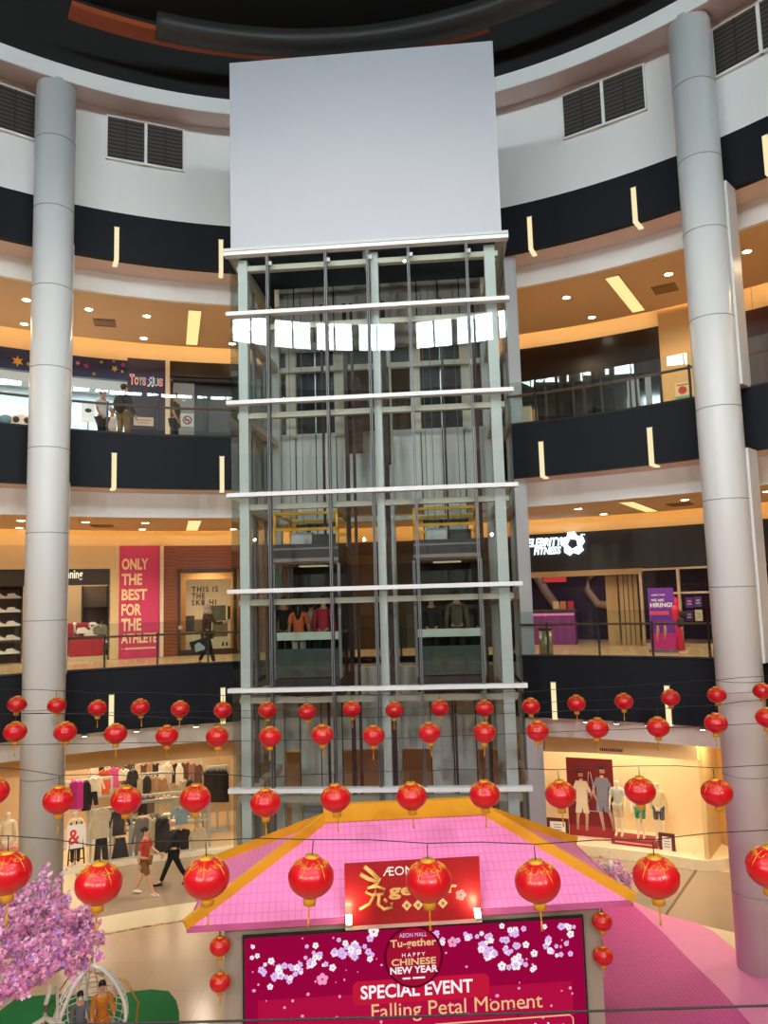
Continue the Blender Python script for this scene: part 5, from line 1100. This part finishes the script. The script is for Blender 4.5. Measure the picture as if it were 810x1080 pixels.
# --- upper gallery left: toy shop
zt = zp(100, 402, S); NAVY = mat('toy_header_navy', '10204e', .5); PUR = mat('toy_panel_purple', '2e2648', .5)
l_, rz_, wd, h = frame_px(-25, 370, 36, 398, S); 
struct(arc(-90, 134.5, 385, zt+.1, HB, S-.02, .2), 'wall_toy_header', NAVY)
struct(arc(134.5, 174.5, 385, B_FL, HB+.1, S-.02, .2), 'wall_toy_panel', PUR)
struct(flat_ring(20.3, 20.4, B_FL, HB, 30, thp(-90, 410, S), thp(182, 410, S)), 'wall_toy_rear', mat('toy_rear', 'aebfc9', .7))
struct(flat_ring(S+.2, 20.3, zt+.25, zt+.3, 30, thp(-90, 410, S), thp(182, 410, S)), 'ceiling_toy_shop', mat('toy_ceiling', 'c3ced4', .7))
party_wall(178, 420, B_FL, HB)
for px in (-20, 20, 90, 120): shop_light(px, 410, 19.2, zt+.2, 70, (.85, .95, 1), 1.0)
def star(mb, x, z, r, y, n=5, rot=math.pi/2):
    mb.prism([(x+(r if k % 2 == 0 else r*.45)*math.cos(rot+math.pi*k/n), z+(r if k % 2 == 0 else r*.45)*math.sin(rot+math.pi*k/n)) for k in range(2*n)], y-.02, y)
for k, (px, py, r, c, nm) in enumerate(((18.5, 381, .17, 'd8952c', 'big orange'), (30, 384, .07, 'c79f52', 'small tan'), (82, 383, .08, 'b06a86', 'small pink'), (91, 386, .1, '8a2c4e', 'dark crimson'), (107, 382, .06, 'a8853a', 'dull yellow'), (121, 389, .11, 'b2963c', 'olive yellow'), (120, 381, .06, '9a5a6a', 'dusty pink'), (130, 385, .1, '8e2f50', 'wine red'), (129, 392, .06, 'b58a6a', 'tan'), (99, 394.5, .07, 'b06a3a', 'brown-orange'))):
    q = at_R(px, py, S-.03); t = tag(MB(), None) if False else None
    mb = MB(); star(mb, 0, 0, r, 0, 6 if k == 0 else 5, math.pi/2+k*.4); o = mb.build('star_ornament', mat('star_'+c, c, .5, emit=.1), loc=q, rz=-theta(q)); tag(o, '%s star on the navy header of the toy shop' % nm, 'star', 'stars on the toy shop header')
t, wd, h = fthing('toy_shop_sign', 'multicoloured outlined toy shop sign on the dark purple panel', 'sign', 137, 396.5, 172.5, 406, S-.06)
WHO = mat('sign_outline_white', 'efe6e6', .5, emit=.3)
cols = ['d23a3a', 'e08a2c', '4a9a52', 'c73a6a', '3a6ac8', '4a9a52', 'd23a3a']; xs_ = [0, .14, .265, .375, .51, .71, .855]; ws_ = [.13, .11, .10, .10, .18, .13, .12]
for ch, c, x, w_ in zip("ToysRus", cols, xs_, ws_):
    xx = (-.5+x+w_/2)*wd; hh_ = h*(1.0 if ch in 'TR' else .72); mir = (ch == 'R'); up = ch.upper()
    MB().text(up, xx, -.02 if ch != 'R' else -.05, w_*wd*1.05, hh_+.04, 0, .02, bold=.045, mirror=mir).build('letter_outline', WHO, t); MB().text(up, xx, 0, w_*wd*.85, hh_, -.02, .02, bold=.01, mirror=mir).build('letter', mat('letter_'+c, c if ch != 'R' else '2a4fa0', .5, emit=.3), t)
t, wd, h = fthing('shop_notice', 'white landscape notice low on the dark purple toy shop panel', 'notice', 141, 440, 162, 449, S-.06); MB().box(-wd/2, wd/2, 0, .02, 0, h).build('sheet', mat('notice_white', 'c9c2c0', .6), t); MB().box(-wd*.35, wd*.35, -.004, 0, h*.6, h*.7).box(-wd*.3, wd*.2, -.004, 0, h*.3, h*.38).build('print', mat('grey_print', '8a6f62', .6), t)
trim(arc(174.5, 179, 420, B_FL, HB+.05, S-.05, .2), mat('white_pilaster', 'e4d8c2', .5))
for x0, y0, x1, y1, c, lb in ((86, 425, 100, 445, 'dfe8ec', 'white lit poster stand in the toy shop'),):
    t, wd, h = fthing('poster_stand', lb, 'poster stand', x0, y0, x1, y1, 18.6); zz = t.location.z-B_FL; t.location.z = B_FL; MB().box(-wd/2, wd/2, 0, .05, zz, zz+h).build('sheet', mat('sheet_'+c, c, .6, emit=.5), t); MB().box(-.02, .02, 0, .05, 0, zz).box(-.2, .2, -.15, .2, 0, .03).build('stand', GREYM, t); MB().ball((0, -.01, zz+h*.6), .1, .01, .07).build('dark_print', DARKM, t)
# toys behind the glass, left of the column
TOY = [(-12, 'coral red toy carton in the toy shop', 'cc4a4a'), (2, 'pink toy carton stacked left of the round column', 'd86a7a'), (22, 'red toy carton nearest the round column', 'd04848'), (85, 'red-orange toy carton right of the round column', 'c95a48'), (96, 'salmon toy carton beside the poster stand', 'd87a68'), (146, 'dull red carton under the white notice', 'b8584e'), (159, 'salmon carton under the white notice', 'c56a5c')]
for px, lb, c in TOY:
    q = at_R(px, 440, 16.2 if px > 130 else 17.2); t = thing('toy_carton', lb, 'box', (q.x, q.y, B_FL), -theta(q)); MB().box(-.28, .28, -.2, .2, 0, .75).build('carton', mat('carton_'+c, c, .5), t); MB().box(-.28, .28, -.21, -.2, .3, .42).build('pale_band', PURE, t); MB().box(-.29, .29, -.21, .21, .75, .79).build('lid', mat('carton_'+c, c, .5), t)
q = at_R(6, 436, 16.9); t = thing('toy_figure', 'green and blue toy figure standing in the toy shop', 'toy', (q.x, q.y, B_FL+.35), -theta(q)); MB().lathe([(0, 0), (.22, .02), (.26, .3), (.16, .62), (0, .66)], 16).build('body', mat('toy_green', '2f9a72', .5), t); MB().ball((0, 0, .82), .2).build('head', mat('toy_blue', '5a86a6', .5), t); MB().box(-.25, .25, -.25, .25, -.35, 0).build('stand', mat('toy_stand', 'b9c4ca', .5), t)
q = at_R(22, 430, 16.9); t = thing('toy_figure', 'white round faced plush toy with dark eyes in the toy shop', 'toy', (q.x, q.y, B_FL+.79), -theta(q)); MB().ball((0, 0, .32), .34, .25, .32).build('head', mat('plush_white', 'd9cfd2', .8), t)
for sx_ in (-.14, .14): MB().ball((sx_, -.22, .42), .09, .04, .09).build('eye', DARKM, t)
MB().box(-.25, .25, -.2, .2, -.79, 0).build('stand', mat('toy_stand', 'b9c4ca', .5), t)
# people on the upper gallery
def g3(px, R, fz): q = at_R(px, 440, R); return (q.x, q.y, fz)
person('person', 'person in a white t-shirt and dark trousers standing before the toy shop', g3(108, 14.4, B_FL), R_(60), 1.66, .12, (15, 30), (25, 50), 'e6e6ea', '1c2430', '222222', .45)
person('person', 'person in a white top half hidden between the two taller people at the toy shop', g3(118.5, 15.7, B_FL), R_(200), 1.5, .1, (15, 50), (25, 50), 'd9dde4', '8f99a4', 'dddddd', .45)
pt, J_, k_ = person('person', 'person in a dark shirt with a backpack and khaki trousers at the toy shop', g3(130.5, 14.0, B_FL), R_(150), 1.76, .1, (10, 20), (10, 20), '22262c', '8a7148', '222222', .6, coat=.06)
t = thing('backpack', 'black backpack worn by the person in khaki trousers', 'backpack', pt.location+Matrix.Rotation(R_(150), 3, 'Z') @ Vector((0, .17, 1.0)), R_(150)); MB().ball((0, 0, .22), .17, .1, .25).build('body', mat('backpack_black', '15161a', .7), t); MB().tube([(-.1, -.06, .42), (-.12, -.22, .36), (-.12, -.2, .05), (-.1, -.06, .02)], .018, 6).tube([(.1, -.06, .42), (.12, -.22, .36), (.12, -.2, .05), (.1, -.06, .02)], .018, 6).build('straps', BLK, t)
person('person', 'person all in dark clothes walking past the no-smoking board', g3(185, 14.2, B_FL), R_(80), 1.68, .2, (10, 20), (-5, 15), '1e222a', '16181e', '222222', .5, 1, 'short')
# dark shop right of the toy shop
struct(arc(179, 330, 410, zp(210, 398, S), HB+.1, S-.02, .2), 'wall_dark_header', mat('bronze_header', '2a1c16', .3)); struct(arc(179, 330, 410, B_FL, zp(210, 398, S), S+.6, .1), 'wall_dark_shop', mat('dark_shop_inside', '181a20', .3))
t, wd, h = fthing('door_leaf', 'pale grey door leaf of the dark shop', 'door', 182.5, 404, 205, 460, S+.1); zz = t.location.z; t.location.z = B_FL; MB().box(-wd/2, wd/2, 0, .06, 0, zz+h-B_FL).build('leaf', mat('grey_leaf', '7d858f', .4), t); MB().box(wd/2-.12, wd/2-.08, -.04, 0, .9, 1.3).build('handle', STEEL, t)
t, wd, h = fthing('no_smoking_board', 'white board with a red no-smoking sign on the upper railing', 'sign', 190.5, 436, 204.5, 450, RF+.3)
MB().box(-wd/2, wd/2, 0, .01, 0, h).build('sheet', PURE, t); rr_ = min(wd, h)*.3; MB().tube([(rr_*math.cos(TAU*k/24), -.006, h/2+rr_*math.sin(TAU*k/24)) for k in range(24)], .018, 5, True).beam((-rr_*.7, -.006, h/2+rr_*.7), (rr_*.7, -.006, h/2-rr_*.7), .006, .03).build('red_ring', mat('sign_red2', 'c22a22', .5), t); MB().box(-rr_*.6, rr_*.5, -.004, 0, h/2-.02, h/2+.02).build('cigarette', BLK, t)
q = at_R(194, 421.5, RF+.3); t = thing('round_sticker', 'small round white sticker on the railing above the no-smoking board', 'sticker', q, -theta(q)); t.rotation_euler = (R_(90), 0, -theta(q)); MB().lathe([(0, 0), (.05, 0), (.05, .006), (0, .006)], 16).build('disc', PURE, t); MB().ball((0, 0, .008), .02, .02, .004).build('print', DARKM, t)
struct(arc(330, 520, 410, B_FL, HB+.1, S, .2), 'wall_behind_shaft_upper', mat('upper_dark_panel', '231f20', .4))
# --- upper gallery right: dark shop, beige pier
zq = zp(600, 405, S); struct(arc(520, 700, 400, zq, HB+.12, S-.05, .2), 'wall_brown_header', mat('bronze_header2', '1e120d', .25))
t, wd, h = fthing('dark_shopfront', 'dark glazed shop front under the bronze header on the right', 'shop window', 548, 405, 698, 450, S); t.location.z = B_FL; H_ = zq-B_FL
MB().box(-wd/2, wd/2, .0, .02, 0, H_).build('glass', mat('dark_glass', '14171d', .05, .0, spec=1), t)
for k in range(6): x = -wd/2+wd*k/5; MB().box(x-.03, x+.03, -.05, .0, 0, H_).build('mullion', DARKM, t)
MB().box(wd*.28, wd*.36, -.03, 0, .3, H_-.1).box(wd*.40, wd*.44, -.03, 0, .3, H_-.1).build('pale_strip', mat('pale_strip', '8ea0b0', .4), t)
struct(arc(698, 745, 400, B_FL, B_CEIL+.5, S-.6, .3), 'wall_beige_pier', mat('beige_pier', 'dcb67c', .7)); struct(arc(745, 770, 300, B_FL, B_CEIL+.5, S-.3, .3), 'wall_amber_pier', mat('beige_pier', 'dcb67c', .7)); struct(arc(770, 900, 300, B_FL, B_CEIL+.5, S-.0, .3), 'wall_maroon', mat('maroon_panel', '3a1414', .4))
t, wd, h = fthing('notice_board', 'beige notice with red octagon and green strip on the upper right pier', 'notice', 712, 403, 728, 420, S-.62)
MB().box(-wd/2, wd/2, 0, .02, 0, h).build('sheet', mat('notice_cream', 'ecd4a2', .6), t); o8 = [(.12*math.cos(TAU*(k+.5)/8), h*.5+.12*math.sin(TAU*(k+.5)/8)) for k in range(8)]; MB().prism(o8, -.012, 0).build('red_octagon', mat('sign_red2', 'c22a22', .5), t); MB().box(-wd*.38, wd*.38, -.008, 0, h*.8, h*.88).build('print', mat('grey_print', '8a6f62', .6), t); MB().box(-wd/2, wd/2, -.01, 0, 0, h*.14).build('green_strip', mat('green_strip', '3fae9a', .5), t)
for px, c, lb, nm in ((556, 'e6d9c2', 'cream litter bin at the upper railing right of the shaft', 'litter_bin'), (562, 'b58a5a', 'tan litter bin behind the cream one', 'litter_bin')):
    q = at_R(px, 440, 13.3 if px < 560 else 13.7); t = thing(nm, lb, 'bin', (q.x, q.y, B_FL), -theta(q)); MB().box(-.11, .11, -.11, .11, 0, .72).build('body', mat('bin_'+c, c, .4), t); MB().box(-.12, .12, -.12, .12, .72, .78).build('lid', DARKM, t)
q = at_R(650, 440, 14.6)
for k, (dx, c, lb) in enumerate(((0, 'e9e4dc', 'white covered stool on the upper right gallery'), (.55, 'c42a34', 'red covered stool beside the white one on the upper right gallery'))):
    t = thing('stool', lb, 'stool', (q.x+dx, q.y-.1*k, B_FL), -theta(q)); MB().lathe([(.22, 0), (.2, .42), (.22, .5), (.16, .56), (0, .57)], 18).build('cover', mat('cover_'+c, c, .7), t); MB().lathe([(.0, .57), (.05, .57), (.03, .6), (0, .6)], 8).build('button', mat('cover_'+c, c, .7), t)
q = at_R(796, 380, 15.5)
t = thing('red_sofa', 'red bench seat behind the railing right of the right column', 'bench', (q.x, q.y, B_FL), -theta(q)); MB().box(-.9, .9, -.3, .3, .2, .5).build('seat', mat('sofa_red', 'b0303a', .6), t); MB().box(-.9, .9, .2, .35, .5, .85).build('backrest', mat('sofa_red', 'b0303a', .6), t)
for sx_ in (-.8, .8): MB().box(sx_-.04, sx_+.04, -.25, .25, 0, .2).build('leg', DARKM, t)

# ------------------------------------------------------------------ ground floor: inlays, mats, egg chairs, blossom trees
def gpoly(pxs, z, m, name, kind='structure', th=.004):
    ps = [at_z(a, b, 0) for a, b in pxs]; mb = MB().prism([(p.x, p.y) for p in ps], z-th, z, axis='z'); o = mb.build(name, m, recentre=True)
    if kind: o['kind'] = kind
    return o
struct(flat_ring(13.2, RG, .0, .004, 120), 'floor_gallery', mat('polished_brown_stone', 'a5917c', .18, noise=.12, scale=.7))
struct(flat_ring(12.2, 13.2, .0, .006, 120), 'trim_5', mat('cream_marble', 'e6d6b4', .2, noise=.06, scale=2)); struct(flat_ring(12.12, 12.2, .0, .008, 120), 'trim_6', pattern_mat('brown_border_tile', 'tile', '7a5a3c', 'a8875f', 'caa97c', 1, .5, .25, .12, .02))
a_ = thp(85, 960, 15); struct(flat_ring(13.2, RG, .0, .0062, 8, a_-.06, a_+.0), 'trim_7', mat('cream_marble', 'e6d6b4', .2))
for nm, th0_, th1_ in (('walkway line near the right column', 33, 33.25),):
    struct(flat_ring(12.9, RG, .0, .007, 4, R_(th0_), R_(th1_)), 'trim_3', mat('floor_joint', '6d5744', .6))
o = gpoly([(560, 985), (600, 940), (669, 952), (700, 965), (735, 974), (753, 983), (781, 1006), (812, 1028), (860, 1075), (900, 1140), (700, 1400), (560, 1300)], .012, pattern_mat('pink_floor_vinyl', 'tile', 'e286b2', 'e083b0', 'c96a94', 1, .5, 1.5, 1.5, .004), 'floor_mat', None); tag(o, 'large pink floor mat right of the booth, curved at its far edge', 'floor mat')
o = gpoly([(560, 1000), (600, 945), (669, 956), (700, 985), (724, 1010), (760, 1045), (800, 1090), (700, 1400), (560, 1300)], .018, pattern_mat('shaded_pink_mesh', 'tile', 'cf4a96', 'cb4592', 'b03680', 1, .6, .09, .09, .006), 'booth_shade_sheet', None); tag(o, 'gridded pink sheet painting the booth shade in darker colour over the pink floor mat', 'mat')  # shade beside the booth, put into the colour of a gridded sheet
GRN = mat('green_turf_mat', '0f7a3c', .85, noise=.25, scale=30)
o = gpoly([(100, 1085), (118, 1052), (140, 1046), (160, 1044), (178, 1046), (186, 1056), (189, 1068), (189, 1090), (185, 1130), (120, 1140)], .012, GRN, 'turf_mat', None); tag(o, 'round edged green turf mat beside the white egg chair', 'mat')
o = gpoly([(-60, 1062), (0, 1054), (60, 1049), (98, 1052), (96, 1085), (90, 1140), (-80, 1160)], .012, GRN, 'turf_mat', None); tag(o, 'green turf mat under the cherry blossom tree', 'mat')

WICK = mat('white_wicker', 'e9e6e0', .6)
def egg_chair(p, rz, label, Hh=1.22, Wd=.53, zb=.62):
    t = thing('egg_chair', label, 'chair', p, rz)
    def rad(u): return Wd*math.sin(math.pi*min(1, u**.75))**.62 if 0 < u < 1 else 0
    def pt_(a, u): return (rad(u)*math.sin(a), rad(u)*.85*math.cos(a), zb+Hh*u)
    op = R_(62); mb = MB()                                  # opening towards local -y
    for k in range(15):
        a = -math.pi+op+(TAU-2*op)*k/14; mb.tube([pt_(a, u/14) for u in range(1, 15)], .010, 5)
    for j in range(1, 13):
        u = j/13.5; mb.tube([pt_(-math.pi+op+(TAU-2*op)*k/20, u) for k in range(21)], .009, 5)
    mb.build('woven_shell', WICK, t)
    for s_ in (-1, 1):
        MB().tube([pt_(s_*(math.pi-op), u/16) for u in range(0, 17)], .03, 8).build('rim', WICK, t)
    MB().tube([(0, 0, zb+Hh-.02), (0, 0, zb+Hh+.14)], .02, 8).build('hanging_hook', CHROME, t)
    MB().ball((0, .05, zb+.26), .40, .36, .1).build('cushion', mat('cushion_grey', 'c9c6c2', .8), t)
    ft = zb+Hh+.16
    MB().tube([(0, 0, ft), (0, .25, ft+.1), (0, .62, ft-.05), (0, .72, ft-.6), (0, .66, .5), (0, .5, .05)], .028, 8).build('stand_pole', WICK, t)
    MB().tube([(.5*math.cos(TAU*k/28), .5*math.sin(TAU*k/28), .03) for k in range(28)], .03, 8, True).build('stand_base', WICK, t)
    return t
pe = at_z(97, 1008, 1.97); eggloc = Vector((pe.x, pe.y, 0)); eg = egg_chair(eggloc, R_(28), 'white wicker egg chair with two children sitting in it')
sq = Vector((eggloc.x, eggloc.y, 0)); Mz = Matrix.Rotation(R_(28), 3, 'Z')
q = sq+Mz @ Vector((-.16, -.02, 0)); person('person', 'child in a grey outfit and face mask sitting in the egg chair', (q.x, q.y, 1.0), R_(28), 1.0, 0, (30, 50), (30, 50), '6d6f76', '4a4c54', '333333', .6, 1, 'tied', SKIN2, sit=True, mask=True)
q = sq+Mz @ Vector((.15, -.02, 0)); person('person', 'child in an orange outfit sitting in the egg chair', (q.x, q.y, 1.0), R_(24), 1.15, 0, (40, 40), (30, 60), 'd4862a', 'c87a22', '333333', .6, 1, 'short', SKIN2, sit=True)
pe = at_z(48, 1062, 1.97); egg_chair(Vector((pe.x, pe.y, 0)), R_(10), 'second white wicker egg chair, only its domed top in view')
GOLDF = mat('gold_frame_metal', 'c9a04e', .35, .8); ga, gb, gc = at_y(133, 1034, 12.85), at_y(146, 1057, 12.8), at_y(143, 1085, 12.75)
t = thing('gold_frame', 'angular thin gold metal frame behind the egg chair', 'frame', (gc.x, gc.y, 0)); b0 = Vector((gc.x, gc.y, 0))
P5 = [ga-b0+Vector((-.9, .25, .1)), ga-b0, gb-b0, gc-b0, Vector((.0, 0, .03)), Vector((-1.5, .3, .03)), Vector((-1.6, .4, ga.z-.6))]
MB().tube(P5, .018, 6, True).build('front_ring', GOLDF, t); MB().beam((-1.6, .4, .03), (.1, -.0, .03), .3, .04).build('foot', GOLDF, t)

def blossom_tree(p, label, h, blobs, nb, seed, trunk=None):
    t = thing('cherry_blossom_tree', label, 'tree', p); r = random.Random(seed)
    BR = mat('pale_branch', 'd8cdd0', .8); tr = MB().tube([(0, 0, 0), (.04, .02, h*.35), (-.03, .0, h*.62), (0, 0, h*.8)], [.09, .07, .055, .04], 10)
    MB().lathe([(0, 0), (.28, 0), (.24, .3), (0, .3)], 20).build('pot', mat('white_pot', 'dcd6cf', .5), t)
    tr.build('trunk', BR, t); ends = []
    for k, (c, rad_) in enumerate(blobs):
        mb = MB(); s0 = Vector((0, 0, h*(.45+.3*r.random()))); c = Vector(c)
        mid = (s0+c)/2+Vector((0, 0, .12)); mb.tube([s0, mid, c], [.04, .028, .014], 6)
        for q in range(int(16*rad_/.3)+4):
            d = Vector((r.gauss(0, 1), r.gauss(0, 1), r.gauss(.25, .8))).normalized(); e = c+d*rad_*(.9+.5*r.random()); a0 = c-d*rad_*.2; mb.tube([a0, e], [.012, .005], 5); ends.append((a0, e))
        mb.build('branch', BR, t)
    mats_ = [mat('blossom_pink', 'dc86b8', .7), mat('blossom_pale', 'f0b4d6', .7), mat('blossom_lilac', 'b084d8', .7)]; mbs = [MB(), MB(), MB()]
    for k in range(nb):
        a0, e0 = ends[k % len(ends)]; pc = a0.lerp(e0, .15+.9*r.random())+Vector((r.gauss(0, 1), r.gauss(0, 1), r.gauss(0, 1)))*.022
        n = Vector((r.gauss(0, 1), r.gauss(0, 1)-.4, abs(r.gauss(0, 1))+.2)).normalized(); x = n.cross(Vector((0, 0, 1)) if abs(n.z) < .9 else Vector((1, 0, 0))).normalized(); y = n.cross(x); s_ = r.uniform(.018, .034)
        mb = mbs[0 if r.random() < .5 else (1 if r.random() < .75 else 2)]; ro = r.random()*6
        for j in range(5):
            a = ro+TAU*j/5; e = x*math.cos(a)+y*math.sin(a); f = x*math.cos(a+TAU/4)+y*math.sin(a+TAU/4)
            mb.add([pc, pc+e*s_*.7+f*s_*.42+n*s_*.25, pc+e*s_*1.15+n*s_*.45, pc+e*s_*.7-f*s_*.42+n*s_*.25], [(0, 1, 2, 3)])
    for mb, m_, nm in zip(mbs, mats_, ('pink_blossom', 'pale_blossom', 'lilac_blossom')): tag(mb.build(nm, m_, t), kind='stuff')
    return t
tp = at_y(-95, 1010, 9.9); T0 = Vector((tp.x, tp.y, 0))
bl = []
for px, py, Y, rr_ in ((10, 955, 10.3, .30), (45, 955, 10.4, .32), (72, 985, 10.2, .30), (30, 985, 9.9, .34), (5, 990, 9.8, .32), (85, 1000, 10.0, .22), (60, 1012, 9.7, .26), (25, 1015, 9.5, .26), (-5, 1025, 9.3, .28), (50, 1025, 9.5, .14), (20, 1040, 9.2, .15), (0, 1048, 9.1, .16), (88, 975, 10.3, .2), (40, 1000, 9.8, .2), (-25, 975, 9.9, .4), (60, 968, 10.4, .28), (80, 1012, 9.8, .14)):
    q = at_y(px, py, Y); bl.append(((q.x-T0.x, q.y-T0.y, q.z), rr_))
blossom_tree(T0, 'pink cherry blossom tree with drooping branches beside the egg chairs', 2.6, bl, 7500, 5)
q = at_z(646, 944, 0.0); T1 = Vector((q.x, q.y, 0)); bl = []
for px, py, rr_ in ((630, 915, .26), (642, 921, .28), (655, 926, .24), (636, 928, .26), (650, 915, .18), (662, 932, .18), (655, 936, .2)):
    a = at_y(px, py, q.y); bl.append(((a.x-T1.x, random.uniform(-.2, .2), a.z), rr_))
blossom_tree(T1, 'low potted pink cherry blossom half hidden behind the right end of the booth roof', 1.0, bl, 900, 9)
